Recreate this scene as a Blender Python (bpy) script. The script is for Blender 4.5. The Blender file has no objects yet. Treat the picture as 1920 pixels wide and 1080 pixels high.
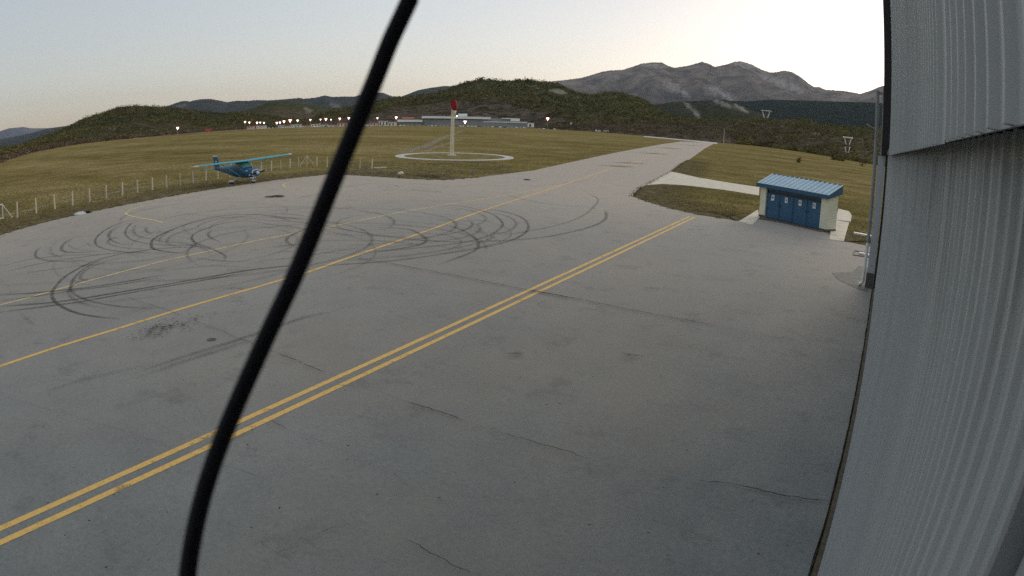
import bpy, math, random
from mathutils import Vector, Matrix, noise, Euler
R = math.radians
random.seed(7)

# ------------------------------------------------------------------ camera
CAM_H = 5.4
F, K3, PITCH, ROLL, YAW = 1286.76, 0.0862, 0.24, 0.0345, 0.5448   # wide webcam lens, pixels of a 1920 wide frame
up_c = Vector((math.sin(ROLL)*math.cos(PITCH), math.cos(ROLL)*math.cos(PITCH), math.sin(PITCH)))
f_c = Vector((0, 0, -1)); f_c -= up_c*f_c.dot(up_c); f_c.normalize()
r_c = f_c.cross(up_c)
def cam2world(d):
    a, b, c = d.dot(r_c), d.dot(f_c), d.dot(up_c)
    return Vector((a*math.cos(YAW)-b*math.sin(YAW), a*math.sin(YAW)+b*math.cos(YAW), c))
def ray(x, y):
    x -= 960; y -= 540
    r = math.hypot(x, y)+1e-9; q = r/F; th = q+K3*q**3
    return cam2world(Vector((math.sin(th)*x/r, -math.sin(th)*y/r, -math.cos(th))))
def G(x, y, z=0.0):                     # survey of the ground: where a sight line meets height z
    d = ray(x, y); t = (z-CAM_H)/d.z
    return Vector((d.x*t, d.y*t, z))
def at(x, y, D):                        # point on a sight line at horizontal distance D
    d = ray(x, y); t = D/math.hypot(d.x, d.y)
    return Vector((d.x*t, d.y*t, CAM_H+d.z*t))

scn = bpy.context.scene
cam = bpy.data.cameras.new("camera"); camo = bpy.data.objects.new("camera", cam)
scn.collection.objects.link(camo); scn.camera = camo
m = Matrix((cam2world(Vector((1, 0, 0))), cam2world(Vector((0, 1, 0))), cam2world(Vector((0, 0, 1))))).transposed()
camo.matrix_world = Matrix.Translation((0, 0, CAM_H)) @ m.to_4x4()
cam.type = 'PANO'
cy = cam if hasattr(cam, 'panorama_type') else cam.cycles
cy.panorama_type = 'FISHEYE_LENS_POLYNOMIAL'
cam.sensor_fit = 'HORIZONTAL'; cam.sensor_width = 36.0; cam.sensor_height = 20.25
PX = 36.0/1920
cy.fisheye_fov = R(150)
cy.fisheye_polynomial_k0 = 0
cy.fisheye_polynomial_k1 = -1/(F*PX)
cy.fisheye_polynomial_k2 = 0
cy.fisheye_polynomial_k3 = -K3/(F*PX)**3
cy.fisheye_polynomial_k4 = 0
cam.clip_start = 0.01; cam.clip_end = 80000
cam.dof.use_dof = True; cam.dof.focus_distance = 40.0; cam.dof.aperture_fstop = 22
cam.lens = 50

# ------------------------------------------------------------------ sky and sun (dusk: sun just behind the mountain)
SUN_EL, SUN_AZ = R(5.0), R(5)
world = bpy.data.worlds.new("World"); scn.world = world; world.use_nodes = True
nt = world.node_tree; nt.nodes.clear()
sky = nt.nodes.new('ShaderNodeTexSky'); sky.sky_type = 'NISHITA'; sky.sun_disc = False
sky.sun_elevation = SUN_EL; sky.sun_rotation = SUN_AZ
sky.air_density = 1.0; sky.dust_density = 1.2; sky.ozone_density = 2.0; sky.altitude = 50
hsv = nt.nodes.new('ShaderNodeHueSaturation'); hsv.inputs['Saturation'].default_value = 0.72
bg = nt.nodes.new('ShaderNodeBackground'); bg.inputs['Strength'].default_value = 0.15  # exposure below lifts it
wo = nt.nodes.new('ShaderNodeOutputWorld')
gm = nt.nodes.new('ShaderNodeGamma'); gm.inputs[1].default_value = 0.50
nt.links.new(sky.outputs[0], gm.inputs[0]); nt.links.new(gm.outputs[0], hsv.inputs['Color']); tn = nt.nodes.new('ShaderNodeMix'); tn.data_type = 'RGBA'; tn.blend_type = 'MULTIPLY'; tn.inputs[0].default_value = 1; tn.inputs[7].default_value = (1.04, .99, .99, 1); nt.links.new(hsv.outputs[0], tn.inputs[6]); nt.links.new(tn.outputs[2], bg.inputs['Color']); nt.links.new(bg.outputs[0], wo.inputs[0])
sun = bpy.data.lights.new("sun", 'SUN'); sun.energy = 0.5; sun.angle = R(25); sun.color = (1.0, 0.86, 0.68)
suno = bpy.data.objects.new("sun", sun); scn.collection.objects.link(suno)
sd = Vector((math.sin(SUN_AZ)*math.cos(R(14)), math.cos(SUN_AZ)*math.cos(R(14)), math.sin(R(14))))
suno.rotation_euler = (-sd).to_track_quat('-Z', 'Y').to_euler()
scn.view_settings.view_transform = 'Standard'; scn.view_settings.look = 'None'
scn.view_settings.exposure = 1.62; scn.view_settings.gamma = 1.0
scn.render.engine = 'CYCLES'
scn.cycles.max_bounces = 5; scn.cycles.diffuse_bounces = 2; scn.cycles.transparent_max_bounces = 24
scn.cycles.volume_bounces = 0
scn.cycles.use_denoising = False   # the sampling grain stands for the webcam's own

# ------------------------------------------------------------------ helpers
class MB:
    def __init__(s): s.v = []; s.f = []; s.mi = []; s.mat = 0
    def face(s, *idx): s.f.append(idx); s.mi.append(s.mat)
    def add(s, vs):
        n = len(s.v); s.v += [Vector(v) for v in vs]; return n
    def hexa(s, p):         # 8 points: bottom ring 0-3, top ring 4-7
        n = s.add(p)
        for q in ((3, 2, 1, 0), (4, 5, 6, 7), (0, 1, 5, 4), (1, 2, 6, 5), (2, 3, 7, 6), (3, 0, 4, 7)): s.face(*[n+i for i in q])
    def box(s, c, size, rz=0, M=None):
        x, y, z = size[0]/2, size[1]/2, size[2]/2
        A = Matrix.Translation(c) @ Matrix.Rotation(rz, 4, 'Z') if M is None else M
        s.hexa([A @ Vector(q) for q in ((-x, -y, -z), (x, -y, -z), (x, y, -z), (-x, y, -z), (-x, -y, z), (x, -y, z), (x, y, z), (-x, y, z))])
    def bb(s, a, b):        # axis box from corner a to corner b
        s.box([(a[i]+b[i])/2 for i in range(3)], [abs(b[i]-a[i]) for i in range(3)])
    def tube(s, pts, r, seg=8, cap=True):
        pts = [Vector(p) for p in pts]; n0 = None; ring = []
        for i, p in enumerate(pts):
            t = (pts[min(i+1, len(pts)-1)]-pts[max(i-1, 0)]).normalized()
            if n0 is None: n0 = t.orthogonal().normalized()
            n0 = (n0-t*n0.dot(t)).normalized(); b = t.cross(n0)
            rr = r[i] if isinstance(r, (list, tuple)) else r
            k = s.add([p+(n0*math.cos(2*math.pi*j/seg)+b*math.sin(2*math.pi*j/seg))*rr for j in range(seg)])
            if ring:
                q = ring[-1]
                for j in range(seg): s.face(q+j, q+(j+1) % seg, k+(j+1) % seg, k+j)
            ring.append(k)
        if cap:
            s.face(*[ring[0]+j for j in reversed(range(seg))]); s.face(*[ring[-1]+j for j in range(seg)])
    def poly(s, pts):
        n = s.add(pts); s.face(*range(n, n+len(pts)))
    def slab(s, pts, t):    # thick sheet, pts counter-clockwise, t down
        n = len(pts); a = s.add(pts); b = s.add([Vector(p)-Vector((0, 0, t)) for p in pts])
        s.face(*range(a, a+n)); s.face(*reversed(range(b, b+n)))
        for i in range(n): s.face(a+i, b+i, b+(i+1) % n, a+(i+1) % n)
    def build(s, name, mats, parent=None, smooth=False, world=True):
        me = bpy.data.meshes.new(name)
        off = Vector((0, 0, 0))
        if parent is not None and world:
            p = parent
            while p is not None: off += p.location; p = p.parent
        me.from_pydata([v-off for v in s.v], [], s.f)
        if not isinstance(mats, (list, tuple)): mats = [mats]
        for q in mats: me.materials.append(q)
        if len(mats) > 1: me.polygons.foreach_set('material_index', s.mi)
        if smooth: me.polygons.foreach_set('use_smooth', [True]*len(me.polygons))
        me.update()
        o = bpy.data.objects.new(name, me); scn.collection.objects.link(o)
        if parent is not None: o.parent = parent
        return o
def tag(o, label=None, cat=None, group=None, kind=None):
    if label: o['label'] = label
    if cat: o['category'] = cat
    if group: o['group'] = group
    if kind: o['kind'] = kind
    return o
def empty(name, loc, label, cat, group=None, rz=0):
    o = bpy.data.objects.new(name, None); scn.collection.objects.link(o)
    o.location = loc; o.rotation_euler = (0, 0, rz); o.empty_display_size = .3
    return tag(o, label, cat, group)
def copy_tree(o, parent=None):
    c = o.copy(); scn.collection.objects.link(c); c.parent = parent
    for ch in [x for x in scn.objects if x.parent == o]: copy_tree(ch, c)
    return c
def spline(P, step=1.0):
    P = [Vector(p) for p in P]; out = []
    for i in range(len(P)-1):
        a, b, c, d = P[max(i-1, 0)], P[i], P[i+1], P[min(i+2, len(P)-1)]
        n = max(1, int((c-b).length/step))
        for k in range(n):
            t = k/n
            out.append(.5*((2*b)+(c-a)*t+(2*a-5*b+4*c-d)*t*t+(3*b-a-3*c+d)*t**3))
    return out+[P[-1]]
def interp(P, x):
    if x <= P[0][0]: return P[0][1]
    for (a, b), (c, d) in zip(P, P[1:]):
        if x <= c: return b+(d-b)*(x-a)/(c-a+1e-9)
    return P[-1][1]
def fbm(x, y, z, o=4):
    v = 0; a = .5
    for _ in range(o): v += a*noise.noise(Vector((x, y, z))); x *= 2.03; y *= 2.03; z *= 2.03; a *= .5
    return v

# ------------------------------------------------------------------ materials
MATS = {}
def mat(name, col, rough=.7, metal=0.0, var=.12, scale=3.0, bump=0.0, bscale=40.0, spec=.5, emit=None, col2=None, detail=6, coord='Object', dist=.02):
    if name in MATS: return MATS[name]
    M = bpy.data.materials.new(name); M.use_nodes = True; n = M.node_tree; b = n.nodes['Principled BSDF']
    b.inputs['Roughness'].default_value = rough; b.inputs['Metallic'].default_value = metal
    b.inputs['Specular IOR Level'].default_value = spec
    tc = n.nodes.new('ShaderNodeTexCoord')
    nz = n.nodes.new('ShaderNodeTexNoise'); nz.inputs['Scale'].default_value = scale; nz.inputs['Detail'].default_value = detail
    n.links.new(tc.outputs[coord], nz.inputs['Vector'])
    cr = n.nodes.new('ShaderNodeValToRGB'); cr.color_ramp.elements[0].position = .3; cr.color_ramp.elements[1].position = .7
    c2 = col2 or [c*(1+var) for c in col]; c1 = col if col2 else [c*(1-var) for c in col]
    cr.color_ramp.elements[0].color = (*c1, 1); cr.color_ramp.elements[1].color = (*c2, 1)
    n.links.new(nz.outputs['Fac'], cr.inputs['Fac']); n.links.new(cr.outputs[0], b.inputs['Base Color'])
    if bump:
        n2 = n.nodes.new('ShaderNodeTexNoise'); n2.inputs['Scale'].default_value = bscale; n2.inputs['Detail'].default_value = 4
        bp = n.nodes.new('ShaderNodeBump'); bp.inputs['Strength'].default_value = bump; bp.inputs['Distance'].default_value = dist
        n.links.new(tc.outputs[coord], n2.inputs['Vector']); n.links.new(n2.outputs['Fac'], bp.inputs['Height']); n.links.new(bp.outputs[0], b.inputs['Normal'])
    if emit:
        b.inputs['Emission Color'].default_value = (*emit[0], 1); b.inputs['Emission Strength'].default_value = emit[1]
    MATS[name] = M; return M
class NB:       # tiny node builder
    def __init__(s, name):
        s.M = bpy.data.materials.new(name); s.M.use_nodes = True; s.n = s.M.node_tree
        s.b = s.n.nodes['Principled BSDF']; s.tc = s.n.nodes.new('ShaderNodeTexCoord')
    def L(s, a, b): s.n.links.new(a, b)
    def noise(s, scale, detail=6, rough=.55, vec=None, stretch=None, dist=0):
        x = s.n.nodes.new('ShaderNodeTexNoise'); x.inputs['Scale'].default_value = scale; x.inputs['Detail'].default_value = detail
        x.inputs['Roughness'].default_value = rough; x.inputs['Distortion'].default_value = dist
        src = vec or s.tc.outputs['Object']
        if stretch:
            mp = s.n.nodes.new('ShaderNodeMapping'); mp.inputs['Scale'].default_value = stretch[:3]
            if len(stretch) > 3: mp.inputs['Rotation'].default_value = (0, 0, stretch[3])
            s.L(src, mp.inputs['Vector']); src = mp.outputs[0]
        s.L(src, x.inputs['Vector']); return x.outputs['Fac']
    def ramp(s, fac, stops):
        c = s.n.nodes.new('ShaderNodeValToRGB'); e = c.color_ramp.elements
        while len(e) < len(stops): e.new(.5)
        for q, (p, col) in zip(e, stops):
            q.position = p; q.color = (*col, 1) if isinstance(col, (tuple, list)) else (col, col, col, 1)
        s.L(fac, c.inputs['Fac']); return c.outputs[0]
    def mix(s, f, a, b, mode='MIX'):
        x = s.n.nodes.new('ShaderNodeMix'); x.data_type = 'RGBA'; x.blend_type = mode
        for v, i in ((f, 0), (a, 6), (b, 7)):
            if hasattr(v, 'is_linked'): s.L(v, x.inputs[i])
            elif i == 0: x.inputs[0].default_value = v
            else: x.inputs[i].default_value = (*v, 1)
        return x.outputs[2]
    def math(s, op, a, b=None):
        x = s.n.nodes.new('ShaderNodeMath'); x.operation = op
        for v, i in ((a, 0), (b, 1)):
            if v is None: continue
            if hasattr(v, 'is_linked'): s.L(v, x.inputs[i])
            else: x.inputs[i].default_value = v
        return x.outputs[0]
    def attr(s, name):
        x = s.n.nodes.new('ShaderNodeAttribute'); x.attribute_name = name; return x.outputs['Fac']
    def bump(s, h, strength, dist):
        x = s.n.nodes.new('ShaderNodeBump'); x.inputs['Strength'].default_value = strength; x.inputs['Distance'].default_value = dist
        s.L(h, x.inputs['Height']); s.L(x.outputs[0], s.b.inputs['Normal'])
    def done(s, col, rough=.8, spec=.5):
        if hasattr(col, 'is_linked'): s.L(col, s.b.inputs['Base Color'])
        if hasattr(rough, 'is_linked'): s.L(rough, s.b.inputs['Roughness'])
        else: s.b.inputs['Roughness'].default_value = rough
        s.b.inputs['Specular IOR Level'].default_value = spec
        return s.M

def grass_mat():
    q = NB('dry_grass')
    base = q.ramp(q.noise(.012, 5, .6, stretch=(1, 2.2, 1, .5)), [(.36, (.25, .195, .06)), (.5, (.47, .355, .125)), (.64, (.72, .54, .24))])
    mid = q.ramp(q.noise(.16, 6, .65, stretch=(1, 1, 1)), [(.36, (.12, .104, .038)), (.52, (.36, .28, .10)), (.68, (.62, .48, .22))])
    c = q.mix(.5, base, mid)
    c = q.mix(q.ramp(q.noise(.05, 4, .6), [(.56, 0), (.72, .75)]), c, (.30, .20, .10))
    c = q.mix(q.ramp(q.noise(2.2, 8, .75), [(.34, .85), (.6, 0)]), c, (.055, .048, .026))
    c = q.mix(q.ramp(q.noise(6., 4, .7), [(.56, 0), (.8, .55)]), c, (.42, .34, .18))
    q.bump(q.noise(3.5, 8, .8), .9, .25)
    return q.done(c, 1, 0)
def asphalt_mat():
    q = NB('worn_asphalt')
    c = q.ramp(q.noise(.06, 6, .6), [(.3, (.21, .228, .222)), (.5, (.255, .27, .258)), (.7, (.30, .31, .288))])
    c = q.mix(q.ramp(q.noise(.5, 6, .7), [(.35, .35), (.6, 0)]), c, (.15, .155, .155))
    c = q.mix(q.ramp(q.noise(.22, 6, .7, stretch=(1, .25, 1, .45)), [(.52, 0), (.75, .5)]), c, (.36, .33, .28))
    grain = q.noise(9, 10, 1.0)
    c = q.mix(q.ramp(grain, [(.36, .85), (.49, 0)]), c, (.09, .095, .095))
    c = q.mix(q.ramp(grain, [(.53, 0), (.66, .6)]), c, (.46, .45, .41))
    c = q.mix(q.ramp(q.noise(.09, 7, .7, stretch=(1, .5, 1, .3)), [(.45, 0), (.66, .55)]), c, (.33, .285, .225))
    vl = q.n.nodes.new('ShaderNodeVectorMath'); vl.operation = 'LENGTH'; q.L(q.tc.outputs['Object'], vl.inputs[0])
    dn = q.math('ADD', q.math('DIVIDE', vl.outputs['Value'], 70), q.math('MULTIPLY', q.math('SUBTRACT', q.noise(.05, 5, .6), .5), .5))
    c = q.mix(q.ramp(dn, [(.12, 0), (.8, .82)]), c, (.56, .47, .37))  # paler, warmer with distance: grazing sky reflection put into the colour
    c = q.mix(q.ramp(q.noise(.7, 8, .8), [(.54, 0), (.64, .35)]), c, (.13, .13, .13))
    c = q.mix(q.ramp(q.noise(3.2, 8, .8), [(.6, 0), (.72, .4)]), c, (.08, .078, .072))
    q.bump(grain, .6, .012)
    return q.done(c, .9, .2)
def paint_mat(name, col, wear=.45):
    q = NB(name)
    c = q.mix(q.ramp(q.noise(9, 6, .7), [(.3, .5), (.55, 0)]), col, [x*.55 for x in col])
    q.done(c, .75, .3)
    a = q.ramp(q.noise(1.6, 9, .8), [(wear-.09, 0), (wear+.03, 1)])
    fd = q.math('MULTIPLY', a, q.attr('fade'))
    q.L(fd, q.b.inputs['Alpha']); return q.M
def tyre_mat():
    q = NB('tyre_rubber_mark'); q.done(None, .8, .3)
    q.b.inputs['Base Color'].default_value = (.05, .042, .036, 1)
    a = q.ramp(q.noise(.8, 8, .8), [(.3, .25), (.6, .95)])
    q.L(q.math('MULTIPLY', a, q.attr('fade')), q.b.inputs['Alpha']); return q.M
def hill_mat(name, low, mid, high, rock, rockamt=.66, sc=.004, tree=(.02, .028, .012), treeamt=.5, fine=.03):
    q = NB(name)
    a = q.attr('alt')
    n1 = q.noise(sc, 8, .65)
    f = q.math('ADD', a, q.math('MULTIPLY', q.math('SUBTRACT', n1, .5), .9))
    c = q.ramp(f, [(.12, low), (.4, mid), (.8, high)])
    c = q.mix(q.ramp(q.noise(fine, 8, .75), [(.40, treeamt), (.58, 0)]), c, tree)
    c = q.mix(q.ramp(q.noise(sc*4, 8, .75, stretch=(1, 1, 3)), [(rockamt, 0), (rockamt+.06, .8)]), c, rock)
    rk = q.math('MULTIPLY', q.attr('rock'), q.ramp(q.noise(sc*22, 9, .85, stretch=(1, 1, .35)), [(.44, 0), (.53, 1)]))
    c = q.mix(rk, c, rock)
    q.bump(q.noise(fine*1.2, 8, .75), .8, 4/ (fine*60))
    return q.done(c, 1, 0)

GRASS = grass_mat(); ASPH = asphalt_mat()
YEL = paint_mat('yellow_line_paint', (.95, .60, .18), .42); YELW = paint_mat('worn_yellow_paint', (.85, .66, .32), .45)
PALE = paint_mat('faded_pale_paint', (.6, .5, .34), .48)
TYRE = tyre_mat()
CONC = mat('pale_concrete', (.74, .65, .50), .9, var=.18, scale=1.2, bump=.3, bscale=20, detail=8)
CONC2 = mat('grey_concrete', (.2, .19, .165), .9, var=.25, scale=2.5, bump=.4, bscale=30, detail=8)
DIRT = mat('dirt_track', (.10, .085, .05), .95, scale=.9, col2=(.17, .15, .105), bump=.5, bscale=6, detail=9, dist=.1)
WHITE = mat('white_paint', (.72, .72, .68), .5, var=.06, scale=4)

# ------------------------------------------------------------------ ground, apron, markings
def ribbon(mb, P, w, z, fades=None, fo=1.0, endfade=0):
    n = len(P); k0 = None; L = [0]
    for a, b in zip(P, P[1:]): L.append(L[-1]+(b-a).length)
    for i, p in enumerate(P):
        t = (P[min(i+1, n-1)]-P[max(i-1, 0)]); t = Vector((t.x, t.y, 0)).normalized(); s = Vector((-t.y, t.x, 0))
        k = mb.add([Vector((p.x, p.y, z))-s*w/2, Vector((p.x, p.y, z))+s*w/2])
        v = fo
        if endfade: v *= min(1, L[i]/endfade, (L[-1]-L[i])/endfade)
        fades += [v, v]
        if k0 is not None: mb.face(k0, k, k+1, k0+1)
        k0 = k
def set_attr(o, name, vals):
    a = o.data.attributes.new(name, 'FLOAT', 'POINT'); a.data.foreach_set('value', vals)

g = MB(); N = 96; RR = [0, 20, 50, 90, 160, 300, 600, 1200, 2500, 6000, 14000, 40000]   # one sheet to the horizon
g.add([(0, 0, -.03)])
for r in RR[1:]: g.add([(r*math.cos(2*math.pi*i/N), r*math.sin(2*math.pi*i/N), -.03 if r < 1300 else -.03-(r-1200)*.002) for i in range(N)])
for i in range(N): g.face(0, 1+i, 1+(i+1) % N)
for k in range(len(RR)-2):
    for i in range(N): g.face(1+k*N+i, 1+(k+1)*N+i, 1+(k+1)*N+(i+1) % N, 1+k*N+(i+1) % N)
tag(g.build('ground', GRASS), 'flat dry grass airfield around the apron', kind='structure')

edge = [(0, 440.5), (83, 417), (139, 404), (167, 398), (250, 381), (320, 368), (417, 352), (514, 338), (600, 328.5), (612, 327), (650, 328), (718, 332), (780, 336), (831, 337.5), (893, 333), (1000, 319.6), (1089, 300), (1155, 286), (1243, 270), (1277, 265.3)]
P1 = [G(*p) for p in edge]
P2 = [G(*p) for p in [(1340, 268.5), (1322, 278), (1291, 300), (1278, 306), (1257, 322), (1214, 345.5), (1197, 354), (1187, 364), (1188, 369), (1200, 374), (1214, 378.5), (1258, 391.5), (1310, 403), (1382, 414), (1424, 411), (1470, 419), (1552, 437), (1582, 452.5), (1632, 462)]]
aps = [Vector((-38, -14, 0))]+P1+P2+[Vector((.1, 45, 0)), Vector((.08, 29, 0)), Vector((.08, -14, 0))]
am = MB(); am.slab(list(reversed([Vector((p.x, p.y, 0)) for p in aps])), .2)
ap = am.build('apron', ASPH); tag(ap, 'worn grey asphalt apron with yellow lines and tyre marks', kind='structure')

fy = []; ym = MB()
def line(px, w, z=.004, mbx=None, fl=None, step=2.0, **k): ribbon(mbx, spline([G(*p) for p in px], step), w, z, fl, **k)
L1a = [(-40, 1009), (0, 992), (225, 890), (407, 809), (640, 704), (1047, 518), (1160, 465), (1293, 406)]
# the two guide lines are straight and parallel on the ground
def straight(a, b, w, z):
    a = G(*a); b = G(*b); n = 30
    ribbon(ym, [a.lerp(b, i/n) for i in range(n+1)], w, z, fy)
straight((-60, 1018), (1293, 406), .15, .0050)
straight((-60, 1045), (1302, 407.5), .15, .0056)
o = ym.build('apron_double_line', YEL); set_attr(o, 'fade', fy); tag(o, 'double yellow line across the near apron', kind='structure')
fy = []; ym = MB()
line([(-30, 698), (0, 687), (110, 650), (222.5, 616), (337, 580), (480, 539), (579, 510), (653.5, 483.6), (795, 435), (908.5, 394), (1061, 345), (1135, 320), (1203, 300), (1252, 281.5), (1275, 272)], .17, .006, ym, fy, 1.5)
o = ym.build('taxi_centre_line', YEL); set_attr(o, 'fade', fy); tag(o, 'single yellow taxi line running to the runway', kind='structure')
fy = []; ym = MB()
line([(-30, 582), (0, 572), (50, 559.5), (140, 534), (202.5, 517), (300, 491), (400, 469), (475, 452.5), (621.7, 424.5), (763, 396), (900, 374), (1018, 354.5), (1058, 345.5)], .15, .0066, ym, fy, 1.5)
line([(295, 382), (265, 387.5), (245, 394), (236, 400), (244, 404.5), (265, 409), (287.5, 413), (306, 417.5)], .2, .0072, ym, fy, .5)
line([(657, 334), (610, 335), (572, 338), (548, 341), (531, 346), (538, 351.5), (568.5, 354), (607.5, 356.5)], .2, .0078, ym, fy, .5)
o = ym.build('worn_taxi_line', YELW); set_attr(o, 'fade', fy); tag(o, 'worn yellow line and lead-in curves', kind='structure')
fy = []; ym = MB()
line([(47, 438), (105.5, 424), (144, 414), (240, 393), (320, 376.5), (389, 364), (459, 349.5), (528, 336), (590, 330)], .15, .0052, ym, fy)
line([(640, 332), (700, 338), (770, 345), (845, 347.5), (1011, 347.5), (1054, 343), (1135, 336), (1200, 334)], .13, .0058, ym, fy)
o = ym.build('edge_line', PALE); set_attr(o, 'fade', fy); tag(o, 'faded edge line along the grass', kind='structure')

# tyre marks
def inpoly(p, P):
    c = False; j = len(P)-1
    for i in range(len(P)):
        if (P[i].y > p.y) != (P[j].y > p.y) and p.x < (P[j].x-P[i].x)*(p.y-P[i].y)/(P[j].y-P[i].y)+P[i].x: c = not c
        j = i
    return c
A = lambda L: [(x/4, 380+y/4) for x, y in L]
B = lambda L: [(480+x/2.8235, 320+y/2.8235) for x, y in L]
sk = [
 (A([(1150, 350), (950, 378), (800, 410), (680, 450), (560, 510), (470, 570), (410, 640), (390, 690), (410, 740), (480, 790), (600, 835), (760, 860), (930, 875)]), .95),
 (A([(890, 408), (740, 440), (640, 490), (570, 550), (535, 610), (535, 660), (590, 705), (700, 745), (900, 780), (1070, 792), (1260, 790)]), .7),
 (A([(-60, 696), (0, 692), (200, 682), (420, 662), (640, 640), (900, 600), (1100, 565), (1280, 535)]), .95), (A([(-60, 744), (0, 738), (250, 705), (600, 655), (900, 615), (1280, 548)]), .8),
 (A([(-60, 782), (0, 778), (300, 758), (600, 722), (900, 672), (1200, 622), (1500, 570), (1920, 500), (2400, 455)]), .95), (A([(-60, 828), (0, 822), (300, 785), (600, 745), (900, 690), (1300, 620), (1920, 515)]), .85),
 (A([(1040, 125), (900, 155), (800, 200), (730, 255), (715, 300), (750, 335), (850, 360), (1000, 375), (1150, 378), (1300, 380)]), .9),
 (A([(900, 185), (840, 215), (815, 255), (840, 285), (920, 315), (1000, 322)]), .6),
 (A([(1040, 135), (980, 160), (945, 205), (945, 245), (1000, 285), (1100, 305), (1250, 320), (1420, 320), (1560, 340), (1640, 370), (1690, 400), (1680, 440)]), .8),
 (A([(2300, 130), (1920, 90), (1700, 95), (1500, 135), (1350, 180), (1220, 235), (1150, 275), (1135, 320), (1160, 350), (1300, 375), (1450, 380)]), 1),
 (A([(1300, 200), (1240, 235), (1200, 270), (1210, 310)]), .6),
 (A([(1920, 135), (1700, 150), (1560, 190), (1450, 240), (1445, 280), (1480, 310), (1640, 350)]), .8),
 (A([(1600, 200), (1560, 235), (1590, 270), (1660, 300)]), .7), (A([(560, 260), (490, 300), (460, 345), (500, 372), (650, 372), (800, 362)]), .7),
 (A([(0, 535), (200, 480), (400, 440), (600, 410), (800, 385), (1000, 370), (1200, 345), (1400, 335), (1560, 335)]), .8), (A([(0, 485), (200, 430), (450, 400), (800, 385)]), .6),
 (A([(300, 330), (265, 380), (275, 410), (330, 430), (480, 440), (700, 435)]), .7), (A([(1100, 175), (1095, 210), (1150, 245)]), .6), (A([(360, 375), (450, 410)]), .8),
 (A([(0, 560), (400, 500), (800, 455), (1200, 425)]), .4), (A([(1400, 410), (1700, 440), (1920, 440)]), .5), (A([(1300, 500), (1600, 475), (1920, 490)]), .5),
 (A([(1640, 645), (1760, 642), (1870, 655)]), .9), (A([(640, 290), (680, 325), (800, 330)]), .4),
 (B([(880, 190), (1050, 185), (1150, 200), (1250, 230), (1300, 270), (1300, 300), (1230, 345), (1100, 380), (900, 405), (700, 425), (500, 445)]), .75),
 (B([(1180, 200), (1300, 215), (1400, 245), (1440, 285), (1430, 325), (1350, 370), (1180, 410), (900, 455), (700, 480), (450, 498), (250, 510)]), .85),
 (B([(1750, 120), (1810, 150), (1780, 200), (1700, 255), (1550, 300), (1300, 345)]), .55), (B([(1850, 210), (1850, 255), (1780, 295), (1600, 340), (1400, 365), (1100, 378), (900, 370), (700, 360)]), .7),
 (B([(1000, 285), (1100, 320), (1170, 370), (1170, 415), (1100, 450), (960, 500)]), .75), (B([(600, 300), (800, 310), (880, 345), (905, 370), (880, 390), (750, 415), (550, 435)]), .8),
 (B([(1060, 255), (1130, 265), (1145, 290), (1090, 320), (950, 350)]), .6), (B([(220, 410), (165, 380), (170, 355), (215, 330), (280, 312), (400, 300)]), .8),
 (B([(0, 265), (200, 270), (400, 300), (700, 350), (1000, 378)]), .6), (B([(0, 285), (150, 290), (330, 325)]), .7), (B([(0, 480), (200, 462), (400, 430), (600, 400)]), .6),
 (B([(0, 232), (150, 230), (300, 245)]), .8), (B([(0, 245), (120, 250), (200, 272)]), .7), (B([(600, 335), (800, 330), (1000, 340), (1090, 380), (1000, 430)]), .4),
 (B([(450, 90), (600, 70), (720, 75), (765, 90)]), .6), (B([(200, 150), (350, 120), (420, 105)]), .5), (B([(300, 330), (600, 345), (850, 350)]), .5), (B([(250, 370), (500, 370), (700, 375), (900, 395)]), .55),
 (B([(0, 415), (180, 395), (400, 375)]), .6), (B([(1300, 120), (1500, 170), (1800, 200)]), .4), (B([(500, 300), (700, 290), (900, 300)]), .4), (B([(0, 440), (250, 425), (500, 410)]), .4),
 ([(240, 705), (350, 668), (425, 645), (500, 620), (575, 595), (640, 582)], .5), ([(245, 714), (350, 677), (430, 652), (500, 629)], .45), ([(50, 750), (150, 715), (300, 680)], .3),
 ([(35, 585), (50, 598), (68, 613)], .5), ([(330, 400), (420, 408), (500, 420), (560, 430)], .3),
]
mb = MB(); fl = []
for i, (pp, a) in enumerate(sk):
    ribbon(mb, spline([G(*p) for p in pp], .5), random.uniform(.13, .21), .0082+i*.0004, fl, a*.58, 1.5)
# second tyre beside some of the circles
for i, j in enumerate((0, 6, 8, 9, 24, 25)):
    P = spline([G(*p) for p in sk[j][0]], .5); c = sum(P, Vector())/len(P)
    P = [p+(c-p).normalized()*1.35 for p in P]
    ribbon(mb, P, .16, .027+i*.0004, fl, .3, 2)
zt = .0305
for i in range(46):
    c = G(random.choice((random.gauss(300, 130), random.gauss(730, 110))), random.gauss(440, 26)); rr = random.uniform(3.5, 9.5); a0 = random.random()*6.28; da = random.uniform(1.2, 4.2)
    P = [c+Vector((rr*(1+.12*t)*math.cos(a0+da*t), rr*math.sin(a0+da*t), 0)) for t in [k/40 for k in range(41)]]
    if all(inpoly(p, aps) and p.x < -15 for p in P): ribbon(mb, P, random.uniform(.08, .15), zt, fl, random.uniform(.12, .38), 3); zt += .0003
o = mb.build('tyre_marks', TYRE); set_attr(o, 'fade', fl); tag(o, 'black looping tyre marks on the apron', kind='structure')
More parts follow.
